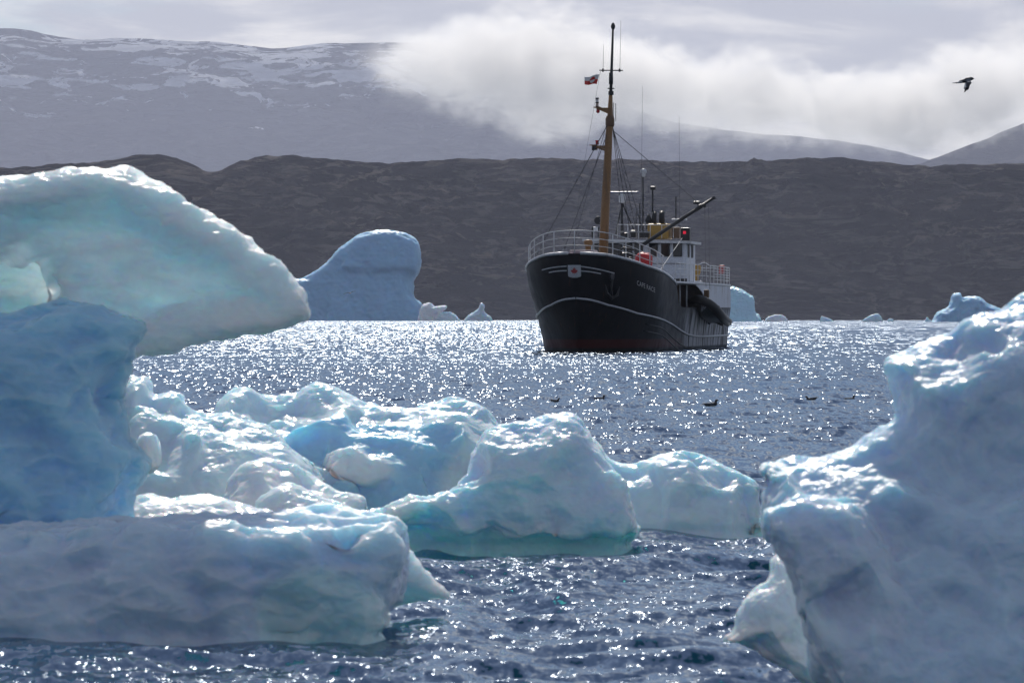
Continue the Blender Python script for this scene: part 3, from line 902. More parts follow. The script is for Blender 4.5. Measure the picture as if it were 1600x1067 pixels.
def lamp_mat(name, col, em):
    m, t, out = material(name)
    bs = t.n('ShaderNodeBsdfPrincipled', Roughness=0.2)
    t.put(bs, 'Base Color', (*col, 1))
    if em:
        t.put(bs, 'Emission Color', (*col, 1))
        t.put(bs, 'Emission Strength', em)
    t.put(out, 'Surface', bs)
    return m


M = dict(
    white=paint('white_paint', (0.62, 0.64, 0.68), 0.4, 0.35, (0.33, 0.27, 0.22)),
    cabin=paint('cabin_paint', (0.64, 0.68, 0.76), 0.4, 0.25, (0.30, 0.26, 0.24)),
    plate=paint('stern_plating', (0.55, 0.60, 0.70), 0.4, 0.6, (0.16, 0.14, 0.13), streak=True),
    black=paint('black_paint', (0.014, 0.015, 0.018), 0.42),
    tan=paint('mast_ochre', (0.27, 0.145, 0.055), 0.55, 0.5, (0.11, 0.075, 0.05), streak=True),
    ochre=paint('funnel_ochre', (0.42, 0.25, 0.05), 0.5, 0.3, (0.2, 0.13, 0.06)),
    wood=paint('brown_wood', (0.16, 0.095, 0.055), 0.6, 0.4, (0.07, 0.05, 0.04)),
    deck=paint('deck_grey', (0.20, 0.19, 0.20), 0.7),
    mauve=paint('faded_canvas', (0.36, 0.30, 0.33), 0.8),
    red=paint('red_canvas', (0.55, 0.025, 0.03), 0.55),
    steel=paint('galvanised_steel', (0.30, 0.31, 0.33), 0.45, metal=0.6),
    rope=paint('rope', (0.05, 0.05, 0.055), 0.8),
    rubber=paint('black_rubber', (0.020, 0.021, 0.022), 0.55),
    line=paint('white_line', (0.48, 0.50, 0.54), 0.5),
    faded=paint('faded_letters', (0.5, 0.5, 0.52), 0.6),
    leafred=paint('leaf_red', (0.35, 0.03, 0.03), 0.5),
    flagred=paint('flag_red', (0.62, 0.05, 0.04), 0.8),
    flagwhite=paint('flag_white', (0.72, 0.72, 0.72), 0.8),
    glass=glass_mat(),
    redlamp=lamp_mat('red_lamp', (0.75, 0.02, 0.05), 0.5),
    reddull=lamp_mat('red_lens', (0.45, 0.02, 0.02), 0.0),
    clear=lamp_mat('clear_lens', (0.7, 0.7, 0.7), 0.0),
)


def hull_paint():
    m, t, out = material('hull_paint')
    tc = t.n('ShaderNodeTexCoord')
    v = tc.outputs['Object']
    se = t.n('ShaderNodeSeparateXYZ', i0=v)
    n = t.noise(t.v('MULTIPLY', v, (1.3, 1.3, 0.10)), 1.6, 6.0, 0.65, 0.3)
    n2 = t.noise(v, 1.1, 5.0, 0.6)
    blk = t.mix(t.step(n2.outputs[0], 0.35, 0.7), (0.004, 0.005, 0.007, 1), (0.011, 0.012, 0.015, 1))
    # the boat side aft is scraped back to pale undercoat, in streaks
    aft = t.m('MULTIPLY', t.step(se.outputs[0], -13.0, -19.0), t.step(se.outputs[2], 3.0, 2.2))
    c = t.mix(t.m('MULTIPLY', aft, t.step(n.outputs[0], 0.42, 0.56)), blk, (0.34, 0.36, 0.41, 1))
    rust = t.noise(t.v('MULTIPLY', v, (2.4, 2.4, 0.12)), 2.0, 5.0, 0.6, 0.2)
    c = t.mix(t.m('MULTIPLY', t.step(rust.outputs[0], 0.60, 0.70), 0.5), c, (0.060, 0.028, 0.016, 1))
    wl = t.m('ADD', se.outputs[2], t.m('MULTIPLY', n2.outputs[0], 0.08))
    c = t.mix(t.m('MULTIPLY', t.step(wl, 0.80, 0.74), t.step(se.outputs[0], -17.0, -12.0)), c, (0.045, 0.008, 0.008, 1))
    c = t.mix(t.step(wl, 0.28, 0.16), c, (0.008, 0.010, 0.010, 1))       # wet and weedy at the waterline
    bs = t.n('ShaderNodeBsdfPrincipled', Roughness=t.step(n2.outputs[0], 0.3, 0.7, 0.42, 0.58))
    t.put(bs, 'Specular IOR Level', 0.14)
    t.put(bs, 'Base Color', c)
    dent = t.noise(t.v('MULTIPLY', v, (0.8, 0.8, 0.5)), 1.0, 2.0, 0.5)
    t.put(bs, 'Normal', t.n('ShaderNodeBump', Strength=0.5, Distance=0.12, Height=dent.outputs[0]))
    t.put(out, 'Surface', bs)
    return m


ship = bpy.data.objects.new('ship', None)
COL.objects.link(ship)
ship.location = (SHIP_X, SHIP_D, 0)
ship.rotation_euler = (0, 0, -(math.pi / 2 + TH))
tag(ship, 'black hulled ship with white cabin and tall ochre mast anchored in the bay', 'ship')


def loc(px, py, a):
    """local point of the ship at distance a abaft the stem that the photograph shows at (px, py)"""
    k = (px - 800.0) / FPX
    y = (k * (SHIP_D + a * CS) - SHIP_X - a * SN) / (CS + k * SN)
    Y = SHIP_D + a * CS - y * SN
    return Vector((-a, y, CAM_H + (HORIZON - py) / FPX * Y))


class MB:
    """gathers shapes into one mesh"""
    def __init__(self):
        self.b = bmesh.new()

    def box(self, c, s, R=None, bev=0.0):
        mt = Matrix.Translation(Vector(c)) @ ((R.to_4x4()) if R else Matrix()) @ Matrix.Diagonal((*s, 1))
        r = bmesh.ops.create_cube(self.b, size=1.0, matrix=mt)
        if bev:
            ed = list({e for v in r['verts'] for e in v.link_edges})
            bmesh.ops.bevel(self.b, geom=ed, offset=bev, segments=2, affect='EDGES', profile=0.5)
        return self

    def tube(self, pts, rad, n=8, cap=True):
        pts = [Vector(p) for p in pts]
        rads = rad if isinstance(rad, (list, tuple)) else [rad] * len(pts)
        rings = []
        up = None
        for i, p in enumerate(pts):
            d = (pts[min(i + 1, len(pts) - 1)] - pts[max(i - 1, 0)]).normalized()
            if up is None or abs(up.dot(d)) > 0.98:
                up = Vector((0, 0, 1)) if abs(d.z) < 0.9 else Vector((1, 0, 0))
            x = d.cross(up).normalized()
            y = x.cross(d).normalized()
            up = y
            rings.append([self.b.verts.new(p + (x * math.cos(2 * math.pi * k / n) + y * math.sin(2 * math.pi * k / n)) * rads[i]) for k in range(n)])
        for A, B in zip(rings, rings[1:]):
            for k in range(n):
                f = self.b.faces.new((A[k], A[(k + 1) % n], B[(k + 1) % n], B[k]))
                f.smooth = n > 5
        if cap:
            self.b.faces.new(rings[0][::-1])
            self.b.faces.new(rings[-1])
        return self

    def lathe(self, c, prof, n=16, axis=None):
        """prof: (radius, height) pairs from bottom to top"""
        R = Vector((0, 0, 1)).rotation_difference(Vector(axis)).to_matrix() if axis else Matrix.Identity(3)
        rings = [[self.b.verts.new(Vector(c) + R @ Vector((r * math.cos(2 * math.pi * k / n), r * math.sin(2 * math.pi * k / n), h))) for k in range(n)] for r, h in prof]
        for A, B in zip(rings, rings[1:]):
            for k in range(n):
                f = self.b.faces.new((A[k], A[(k + 1) % n], B[(k + 1) % n], B[k]))
                f.smooth = True
        self.b.faces.new(rings[0][::-1])
        self.b.faces.new(rings[-1])
        return self

    def sheet(self, rows):
        """grid of points -> faces"""
        vs = [[self.b.verts.new(p) for p in r] for r in rows]
        for A, B in zip(vs, vs[1:]):
            for k in range(len(A) - 1):
                f = self.b.faces.new((A[k], A[k + 1], B[k + 1], B[k]))
                f.smooth = True
        return self

    def plate(self, poly, thick):
        """polygon (list of 3D points) given thickness along the vector thick"""
        th = Vector(thick)
        a = [self.b.verts.new(Vector(p)) for p in poly]
        b = [self.b.verts.new(Vector(p) + th) for p in poly]
        self.b.faces.new(a[::-1])
        self.b.faces.new(b)
        for k in range(len(a)):
            j = (k + 1) % len(a)
            self.b.faces.new((a[k], a[j], b[j], b[k]))
        return self

    def build(self, name, mat, parent=None, label=None):
        me = bpy.data.meshes.new(name)
        bmesh.ops.recalc_face_normals(self.b, faces=self.b.faces)
        self.b.to_mesh(me)
        self.b.free()
        me.materials.append(mat)
        o = link(name, me, parent)
        if label: o['label'] = label
        return o


# --- hull form
L_SHIP = 37.0


def lerp_tab(tab, a):
    xs, ys = zip(*tab)
    return float(np.interp(a, xs, ys))


def z_top(a):
    return lerp_tab([(0, 6.02), (0.6, 5.93), (1.5, 5.72), (3.5, 5.30), (5.5, 5.04), (8, 4.76), (10.6, 4.38), (11.2, 4.15), (12.0, 3.35), (12.8, 2.85), (14, 2.75), (36, 2.8)], a)


def a_stem(z):
    return 1.5 * (1 - min(max(z, -1.2), 6.0) / 6.0) ** 1.4


def half_breadth(a, z):
    u = a - a_stem(z)
    if u <= 0: return 0.0
    t = min(max(z / 5.2, -0.2), 1.1)
    ts = max(0.0, min(1.0, t))
    sm = ts * ts * (3 - 2 * ts)
    B = 3.87 + 0.48 * sm
    E = 8.6 - 1.6 * sm
    q = 0.80 - 0.33 * sm
    w = 1 - (1 - min(u / E, 1)) ** 2
    b = B * w ** q
    if a > 22: b *= 1 - 0.10 * ((a - 22) / 15.0) ** 2.0
    e = (L_SHIP - a)
    if e < 2.2: b *= math.sqrt(max(0.0, 1 - ((2.2 - e) / 2.2) ** 2)) * 0.55 + 0.45
    if z < 0: b *= 1 + z * 0.25
    return b


def on_hull_y(y, z, out=0.03):
    """point of the bow plating at breadth y and height z"""
    lo, hi = a_stem(z), 12.0
    for _ in range(40):
        mid = 0.5 * (lo + hi)
        if half_breadth(mid, z) < abs(y): lo = mid
        else: hi = mid
    return Vector((-lo + out, y * (1 + out / max(abs(y), 3.0)), z))


def on_hull_px(px, z, out=0.03):
    """point of the port plating at height z seen at photograph column px"""
    lo, hi = a_stem(z) + 0.001, 24.0
    for _ in range(40):
        a = 0.5 * (lo + hi)
        X = SHIP_X + a * SN + half_breadth(a, z) * CS
        Y = SHIP_D + a * CS - half_breadth(a, z) * SN
        if 800 + X / Y * FPX < px: lo = a
        else: hi = a
    return Vector((-lo + out * 0.5, half_breadth(lo, z) + out, z))


b = MB()
NS, NZ = 64, 22
for side in (1, -1):
    rows = []
    for i in range(NS + 1):
        s = (i / NS) ** 1.9
        row = []
        for j in range(NZ + 1):
            tz = j / NZ
            zz = -1.2 + tz * (z_top(s * L_SHIP) + 1.2)
            a0 = a_stem(zz)
            a = a0 + s * (L_SHIP - a0)
            row.append(Vector((-a, side * half_breadth(a, zz), zz)))
        rows.append(row)
    b.sheet(rows)
    stern = rows[-1]
    b.sheet([stern, [Vector((p.x - 0.25, 0, p.z)) for p in stern]])
bmesh.ops.remove_doubles(b.b, verts=b.b.verts, dist=0.004)
b.build('hull', hull_paint(), ship)

# decks
b = MB()
rows = []
for i in range(20):
    a = 0.15 + 11.2 * (i / 19.0) ** 1.5
    z = z_top(a) - 0.28
    h = half_breadth(a, z) - 0.02
    rows.append([Vector((-a, h * (k / 4.0 - 1), z + 0.08 * (1 - (k / 4.0 - 1) ** 2))) for k in range(9)])
b.sheet(rows)
b.box((-11.3, 0, 3.0), (0.12, 7.4, 2.3))
b.build('foredeck', M['deck'], ship)
b = MB()
b.sheet([[Vector((-a, half_breadth(a, 2.0) * k * 0.985, 2.0)) for k in (-1, 0, 1)] for a in np.linspace(11.2, 36.6, 20)])
b.build('main_deck', M['deck'], ship)

# white capping on the foredeck bulwark, the rubbing strake and the two smaller rails aft
b = MB()
for side in (1, -1):
    pts = []
    for a in np.concatenate([np.linspace(0.0, 2.5, 16), np.linspace(2.9, 11.1, 18)]):
        z = z_top(a)
        pts.append(Vector((-a, side * half_breadth(max(a, 0.02), z), z + 0.02)))
    b.tube(pts, 0.095, 8)
b.build('bulwark_cap', M['white'], ship)
STRAKE = [(0, 3.27), (0.6, 3.05), (1.2, 2.85), (4, 2.35), (8, 1.95), (11.5, 1.62), (14.5, 1.25), (17, 0.98), (20, 0.84), (24, 0.80), (36, 0.84)]
b = MB()
for side in (1, -1):
    pts = []
    for a in np.concatenate([np.linspace(0.0, 3.0, 18), np.linspace(3.4, 36.6, 44)]):
        z = lerp_tab(STRAKE, a)
        aa = max(a, a_stem(z)) if a > 0.05 else a_stem(z)
        h = half_breadth(a + a_stem(z) * max(0, 1 - a / 4.0), z)
        pts.append(Vector((-(a + a_stem(z) * max(0, 1 - a / 4.0)) + 0.02, side * (h + 0.03), z)))
    b.tube(pts, 0.07, 6)
b.build('rubbing_strake', M['line'], ship)
for off in (0.62, 1.05):
    b = MB()
    for side in (1, -1):
        pts = []
        for a in np.linspace(5.5, 17.0, 20):
            z = lerp_tab(STRAKE, a + 2.5) - off + (0.35 if a < 8 else 0.35 - 0.05 * (a - 8))
            pts.append(Vector((-a, side * (half_breadth(a, z) + 0.02), z)))
        b.tube(pts, 0.03, 6)
    b.build('bilge_rail', M['black'], ship)

# crest with leaf on the bow, two stripes each side
b = MB()
SH = [(-0.40, 0.38), (0.40, 0.38), (0.40, -0.26), (0.24, -0.36), (0.0, -0.40), (-0.24, -0.36), (-0.40, -0.26)]
ZC = loc(896, 424, 0.0).z
nu, nv = 10, 10
front, back = [], []
for j in range(nv + 1):
    v = 0.38 - 0.78 * j / nv
    wmax = 0.40 if v > -0.26 else 0.40 * math.sqrt(max(0.0, 1 - ((-0.26 - v) / 0.15) ** 2)) + 0.01
    front.append([on_hull_y(wmax * (2 * i / nu - 1), ZC + v, 0.07) for i in range(nu + 1)])
    back.append([on_hull_y(wmax * (2 * i / nu - 1), ZC + v, -0.02) for i in range(nu + 1)])
b.sheet(front)
b.sheet(back)
for r0, r1 in ((front[0], back[0]), (front[-1], back[-1]), ([r[0] for r in front], [r[0] for r in back]), ([r[-1] for r in front], [r[-1] for r in back])):
    b.sheet([r0, r1])
bmesh.ops.remove_doubles(b.b, verts=b.b.verts, dist=0.001)
crest = b.build('crest', M['line'], ship, 'white shield on the bow with a red leaf')
LEAF = [(0, -1.0), (0.04, -0.52), (0.5, -0.58), (0.44, -0.42), (0.86, -0.08), (0.76, -0.02), (0.84, 0.24), (0.58, 0.19), (0.53, 0.30), (0.32, 0.09), (0.40, 0.58), (0.24, 0.50), (0, 0.90)]
LEAF = LEAF + [(-x, y) for x, y in LEAF[::-1][1:-1]]
b = MB()
f = [b.b.verts.new(on_hull_y(x * 0.25, ZC + 0.02 + y * 0.25, 0.095)) for x, y in LEAF]
g = [b.b.verts.new(on_hull_y(x * 0.25, ZC + 0.02 + y * 0.25, 0.05)) for x, y in LEAF]
c = b.b.verts.new(on_hull_y(0.0, ZC + 0.02, 0.095))
for k in range(len(f)):
    j = (k + 1) % len(f)
    b.b.faces.new((c, f[k], f[j]))
    b.b.faces.new((f[k], g[k], g[j], f[j]))
b.build('leaf', M['leafred'], crest)


def hull_band(y0, z0, y1, z1, bow, w):
    m_ = MB()
    top, low = [], []
    n = 14
    for i in range(n + 1):
        u = i / n
        y = y0 + (y1 - y0) * u
        z = z0 + (z1 - z0) * u + bow * math.sin(math.pi * u)
        top.append(on_hull_y(y, z + w, 0.035))
        low.append(on_hull_y(y, z - w, 0.035))
    m_.sheet([top, low])
    m_.sheet([[p + Vector((-0.05, 0, 0)) for p in top], top])
    m_.sheet([low, [p + Vector((-0.05, 0, 0)) for p in low]])
    return m_


def yz(px, py, a):
    p = loc(px, py, a)
    return p.y, p.z


for (p0, q0, p1, q1, bw) in ((846.5, 422.0, 885.5, 416.0, 0.04), (859.5, 426.0, 885.5, 423.0, 0.03), (907.5, 416.5, 958.5, 427.0, 0.05), (907.5, 423.5, 940.5, 428.0, 0.03)):
    y0, z0 = yz(p0, q0, 0.9 if abs(p0 - 896) > 30 else 0.1)
    y1, z1 = yz(p1, q1, 0.9 if abs(p1 - 896) > 30 else 0.1)
    hull_band(y0, z0, y1, z1, bw, 0.035).build('bow_stripe', M['line'], ship)

# the name on the port bow
fc = bpy.data.curves.new('name_letters', 'FONT')
fc.body = 'CAPE RACE'
fc.size = 1.0
fc.space_character = 1.08
fc.resolution_u = 3
tmp = bpy.data.objects.new('name_letters', fc)
COL.objects.link(tmp)
dg = bpy.context.evaluated_depsgraph_get()
tm = bpy.data.meshes.new_from_object(tmp.evaluated_get(dg))
bpy.data.objects.remove(tmp)
bpy.data.curves.remove(fc)
co = np.zeros(len(tm.vertices) * 3)
tm.vertices.foreach_get('co', co)
co = co.reshape(-1, 3)
wd = co[:, 0].max()
new = []
for x, y, _ in co:
    px = 994.5 + 28.5 * x / wd
    base = CAM_H + (HORIZON - (445.5 + 11.5 * x / wd)) / FPX * (SHIP_D + 3.5)
    new.append(on_hull_px(px, base + y * 0.42, 0.03))
tm.vertices.foreach_set('co', np.array([list(p) for p in new], np.float32).ravel())
tm.materials.clear()
tm.materials.append(M['faded'])
tm.update()
link('name_letters', tm, ship)

# stowed anchor below the hawse on the port bow
p = on_hull_px(953, loc(953, 452, 1.5).z, 0.08)
q = on_hull_px(946, p.z + 0.5, 0.1)
r = on_hull_px(960, p.z + 0.45, 0.1)
b = MB()
sh = [on_hull_px(955, p.z + 0.62, 0.10), p, on_hull_px(953, p.z - 0.55, 0.14)]
b.tube(sh, [0.06, 0.07, 0.09])
b.tube([on_hull_px(943, p.z + 0.25, 0.14), on_hull_px(945, p.z - 0.25, 0.16), sh[2], on_hull_px(961, p.z - 0.35, 0.16), on_hull_px(965, p.z + 0.15, 0.14)], [0.03, 0.08, 0.12, 0.08, 0.03])
b.lathe(on_hull_px(955, p.z + 0.75, 0.02), [(0.18, -0.05), (0.24, 0.0), (0.24, 0.08), (0.16, 0.10)], 12, (0.3, 1, -0.2))
b.build('anchor', M['black'], ship)

# foredeck railing
rail_line = []
for a in list(np.linspace(4.2, 1.0, 10)) + list(np.linspace(0.8, 0.05, 8)):
    rail_line.append((a, -1))
rail_line.append((0.02, 0))
for a in list(np.linspace(0.05, 0.8, 8)) + list(np.linspace(1.0, 7.2, 16)):
    rail_line.append((a, 1))


def rail_pt(a, s, h):
    z = z_top(a)
    y = s * max(half_breadth(max(a, 0.01), z) - 0.12, 0.0)
    return Vector((-a - 0.10, y, z + h))


def rail_h(a, s):
    return 1.42 - 0.03 * a if s <= 0 else 1.42 - 0.045 * a


for k, fr in enumerate((1.0, 0.68, 0.36)):
    b = MB()
    b.tube([rail_pt(a, s, fr * rail_h(a, s)) for a, s in rail_line], 0.034 if k == 0 else 0.022, 6)
    b.build('rail', M['white'], ship)
acc, last = 9.0, None
for a, s in rail_line:
    p = rail_pt(a, s, 0)
    if last is not None: acc += (p - last).length
    last = p
    if acc > 1.05:
        acc = 0
        MB().tube([p + Vector((0, 0, -0.1)), rail_pt(a, s, rail_h(a, s))], 0.030, 6).build('stanchion', M['white'], ship)

# gear on the foredeck
b = MB()
b.box(loc(912, 396, 5.5) + Vector((0, 0, -0.25)), (1.2, 1.6, 0.9), bev=0.08)
b.build('hatch_cover', M['mauve'], ship)
b = MB()
b.box(loc(877, 397, 4.5) + Vector((0, 0, -0.3)), (0.8, 1.4, 0.8), bev=0.06)
b.build('locker', M['mauve'], ship)
b = MB()
w = loc(930, 402, 6.5)
b.tube([w + Vector((0, -0.9, -0.1)), w + Vector((0, 0.9, -0.1))], 0.16, 10)
for s in (-1, -0.35, 0.35, 1):
    b.lathe(w + Vector((0, 0.85 * s - 0.06, -0.1)), [(0.30, 0), (0.34, 0.03), (0.34, 0.10), (0.30, 0.12)], 14, (0, 1, 0))
b.box(w + Vector((0, 0, -0.45)), (0.8, 1.5, 0.5), bev=0.05)
b.build('windlass', M['black'], ship)
v = loc(919, 385, 8)
b = MB()
b.lathe(v + Vector((0, 0, -0.7)), [(0.22, 0), (0.20, 0.2), (0.18, 0.65), (0.26, 0.8), (0.30, 0.98), (0.22, 1.1), (0.05, 1.13)], 14)
b.build('ventilator', M['tan'], ship)
for px, py in ((858, 398), (874, 396), (985, 404), (963, 401)):
    q = loc(px, py, 3.0)
    b = MB()
    for s in (-0.16, 0.16):
        b.lathe(q + Vector((s, 0, -0.45)), [(0.09, 0), (0.09, 0.42), (0.12, 0.45), (0.12, 0.52), (0.05, 0.54)], 10)
    b.box(q + Vector((0, 0, -0.46)), (0.5, 0.24, 0.06))
    b.build('bollard', M['black'], ship)
q = loc(980, 398, 7.5)
b = MB()
b.box(q + Vector((0, 0, -0.15)), (0.7, 0.9, 0.55), bev=0.05)
b.tube([q + Vector((0.1, -0.6, 0.22)), q + Vector((0.2, -0.2, 0.42)), q + Vector((0.1, 0.5, 0.30))], [0.05, 0.09, 0.05])
b.build('winch', M['black'], ship)
# mast house at the break
b = MB()
b.box((-10.2, 0, 5.0), (1.8, 3.2, 1.3), bev=0.06)
b.build('mast_house', M['white'], ship)

# deck cabin below the boat deck, boat deck, white plating round the stern
b = MB()
for side in (1, -1):
    b.box((-23.7, side * 2.45, 3.15), (23.6, 0.10, 2.29))
b.box((-11.95, 0, 3.15), (0.1, 4.8, 2.29))
b.build('deck_cabin', M['wood'], ship)
b = MB()
up, dn = [], []
for a in np.linspace(11.6, 36.6, 26):
    h = half_breadth(a, 2.8) + 0.03
    up.append([Vector((-a, -h, 4.44)), Vector((-a, 0, 4.50)), Vector((-a, h, 4.44))])
    dn.append([Vector((-a, -h, 4.30)), Vector((-a, 0, 4.30)), Vector((-a, h, 4.30))])
b.sheet(up)
b.sheet(dn)
for k in (0, 2):
    b.sheet([[r[k] for r in up], [r[k] for r in dn]])
b.sheet([up[0], dn[0]])
b.sheet([up[-1], dn[-1]])
bmesh.ops.remove_doubles(b.b, verts=b.b.verts, dist=0.001)
b.build('boat_deck', M['white'], ship)
for side in (1, -1):
    b = MB()
    top, low = [], []
    for i, a in enumerate(np.linspace(19.5, 36.7, 34)):
        h = half_breadth(a, 2.7)
        arc = 0.0 if a > 23.0 else (1 - math.sqrt(max(0, 1 - ((23.0 - a) / 3.5) ** 2)))
        zl = 2.72 + 1.56 * min(1.0, max(0.0, 1 - math.sqrt(max(0.0, 1 - ((23.0 - a) / 3.5) ** 2))) if a < 23.0 else 0.0)
        if a < 23.0:
            zl = 2.72 + 1.50 * ((23.0 - a) / 3.5) ** 0.35
        top.append(Vector((-a, side * h, 4.30)))
        low.append(Vector((-a, side * h, min(zl, 4.27))))
    o2 = [p + Vector((0, -side * 0.06, 0)) for p in top]
    l2 = [p + Vector((0, -side * 0.06, 0)) for p in low]
    b.sheet([top, low])
    b.sheet([o2, l2])
    b.sheet([low, l2])
    b.sheet([[top[0], low[0]], [o2[0], l2[0]]])
    b.build('stern_plating', M['plate'], ship)
for side in (1, -1):
    for a in (14.0, 16.5, 19.0):
        MB().tube([(-a, side * 3.55, 2.7), (-a, side * 3.55, 4.32)], 0.05, 6).build('deck_post', M['white'], ship)
# door and lit window in the alley
b = MB()
b.box((-16.0, 2.53, 3.0), (0.75, 0.06, 1.75), bev=0.02)
dr = b.build('door', M['tan'], ship)
MB().box((-15.8, 2.60, 3.0), (0.05, 0.08, 0.14)).build('handle', M['steel'], dr)

# wheelhouse
WA, WL, WW = 20.0, 3.4, 3.35
b = MB()
b.box((-(WA + WL / 2), 0, 4.46 + 1.30), (WL, 2 * WW, 2.60), bev=0.10)
wh = b.build('wheelhouse', M['cabin'], ship)
b = MB()
RZ = 7.12
out_ = []
for (dx, y) in ((0.55, -2.6), (0.75, -1.2), (0.80, 0), (0.75, 1.2), (0.55, 2.6), (0.25, 3.72), (-WL - 0.2, 3.72), (-WL - 0.2, -3.72), (0.25, -3.72)):
    out_.append((-WA + dx, y, RZ - 0.025 * y))
b.plate(out_, (0, 0, 0.16))
b.build('roof', M['white'], wh)
b = MB()
b.box((-WA + 0.02, 0, 4.58), (0.14, 2 * WW + 0.08, 0.22))
b.build('skirting', M['black'], wh)
for px in (933, 949.5, 965.5, 981.5, 998, 1021, 1040, 1059):
    q = loc(px, 390.0 + (px - 990) * 0.02, WA)
    b = MB()
    b.box((-WA + 0.07, q.y, 6.62), (0.08, 0.60, 0.92), bev=0.03)
    wf = b.build('window', M['black'], ship)
    MB().box((-WA + 0.10, q.y, 6.62), (0.05, 0.50, 0.82), bev=0.02).build('pane', M['glass'], wf)
for xx in (-WA - 0.75, -WA - 2.1):
    b = MB()
    b.box((xx, WW + 0.0, 6.55), (0.6, 0.08, 0.90), bev=0.03)
    wf = b.build('window', M['black'], ship)
    MB().box((xx, WW + 0.03, 6.55), (0.5, 0.05, 0.80), bev=0.02).build('pane', M['glass'], wf)
MB().tube([(-WA + 0.05, WW * 0.1, 5.72), (-WA + 0.05, WW, 5.68)], 0.03, 6).build('grab_rail', M['steel'], wh)

# after house behind the wheelhouse
MB().box((-27.0, 0, 5.35), (6.8, 4.2, 1.75), bev=0.1).build('after_house', M['cabin'], ship)

# boat deck railings, port and starboard, with the closer bars right aft
for side in (1, -1):
    ln = [(-a, side * (half_breadth(a, 2.8) - 0.10)) for a in np.linspace(12.4, 36.0, 30)]

    def dz(x):
        return 0.18 * max(0.0, math.sin((-x - 21.0) / 4.0 * math.pi)) if 21 < -x < 25 else 0.0
    for k, h in enumerate((1.15, 0.78, 0.42)):
        MB().tube([(x, y, 4.48 + h + (dz(x) if k == 0 else 0)) for x, y in ln], 0.030 if k == 0 else 0.018, 6).build('rail', M['white'], ship)
    for x, y in ln[::2]:
        MB().tube([(x, y, 4.40), (x, y, 5.63)], 0.026, 6).build('stanchion', M['white'], ship)
    for h in (0.22, 0.60, 0.96):
        MB().tube([(x, y - side * 0.02, 4.48 + h) for x, y in ln if x < -26.5], 0.018, 6).build('rail', M['white'], ship)
MB().tube([(-36.0, -2.6, 5.63), (-36.5, 0, 5.65), (-36.0, 2.6, 5.63)], 0.03, 6).build('rail', M['white'], ship)
b = MB()
g = loc(1088, 428, 26.5)
b.lathe(g + Vector((0, 0, -0.7)), [(0.16, 0), (0.16, 0.55), (0.28, 0.75), (0.34, 1.0), (0.30, 1.25), (0.12, 1.35)], 14)
b.build('ventilator', M['ochre'], ship)
g = loc(1128, 421, 33.5)
MB().box(g, (0.25, 0.38, 0.6), bev=0.05).build('liferaft_box', M['leafred'], ship)
MB().box(loc(1088, 441, 25.5) + Vector((0, 0, -0.05)), (0.8, 0.75, 0.30), bev=0.03).build('deck_chest', M['white'], ship)

# top of the wheelhouse
def pole(name, px, py0, py1, a, r0, r1=None, mat='black', a1=None, px1=None, n=8, parent=None):
    p, q = loc(px, py0, a), loc(px1 or px, py1, a if a1 is None else a1)
    b_ = MB()
    b_.tube([p, q], [r0, r1 or r0], n)
    return b_.build(name, M[mat], parent or ship)


b = MB()
q = loc(1031, 362, 22.2)
b.box(q, (1.5, 1.45, 1.05), bev=0.10)
fun = b.build('funnel', M['ochre'], ship, 'ochre funnel casing on the wheelhouse roof')
MB().box(loc(1057, 364, 22.2), (0.9, 0.55, 0.75), bev=0.06).build('flag_locker', M['wood'], ship)
for px, py0, py1, r in ((1022, 352, 334, 0.17), (1034, 352, 333, 0.20)):
    p, e = loc(px, py0, 22.4), loc(px, py1, 22.4)
    b = MB()
    b.tube([p, p.lerp(e, 0.75), e + Vector((-0.18, 0, 0.05))], [r, r, r * 1.08], 12)
    b.build('exhaust_pipe', M['black'], fun)
MB().lathe(loc(1013.5, 352, 22.4), [(0.2, -0.3), (0.2, 0.2), (0.28, 0.3), (0.05, 0.75)], 10).build('cowl', M['black'], ship)
rr = [loc(958, 356, 20.6), loc(965, 351, 20.6), loc(1050, 352, 20.6)]
MB().tube([loc(965, 372, 20.6), loc(965, 351, 20.6), loc(1052, 352, 20.6), loc(1052, 372, 20.6)], 0.025, 6).build('rail', M['white'], ship)
MB().tube([loc(965, 362, 20.6), loc(1015, 363, 20.6)], 0.05, 6).build('rail', M['steel'], ship)
for px in (981, 998, 1016, 1034):
    pole('stanchion', px, 373, 352, 20.6, 0.022, mat='white')
for px, py, w_, h_, d_ in ((976, 368, 0.5, 0.35, 0.5), (990, 366, 0.35, 0.5, 0.5), (1007, 367, 0.6, 0.4, 0.5)):
    MB().box(loc(px, py, 21.0), (d_, w_, h_), bev=0.04).build('deck_box', M['black'], ship)
# radar on its tripod
rad = pole('radar_mast', 971.5, 372, 318, 21.5, 0.085)
for x0, y0, x1, y1, a0 in ((973, 319, 994, 368, 22.5), (971, 322, 962, 368, 22.5)):
    pole('brace', x0, y0, y1, 21.5, 0.05, px1=x1, a1=a0, parent=rad)
b = MB()
q = loc(972, 317, 21.5)
b.lathe(q, [(0.16, 0), (0.22, 0.08), (0.23, 0.42), (0.17, 0.55), (0.12, 0.62)], 16)
b.build('radar_gearbox', M['white'], rad)
b = MB()
q0, q1 = loc(953.5, 301, 21.5), loc(998, 301, 21.5)
b.box((q0 + q1) / 2, (0.16, (q1 - q0).length, 0.13), bev=0.04)
b.build('radar_scanner', paint('scanner_blue', (0.04, 0.06, 0.14), 0.4), rad)
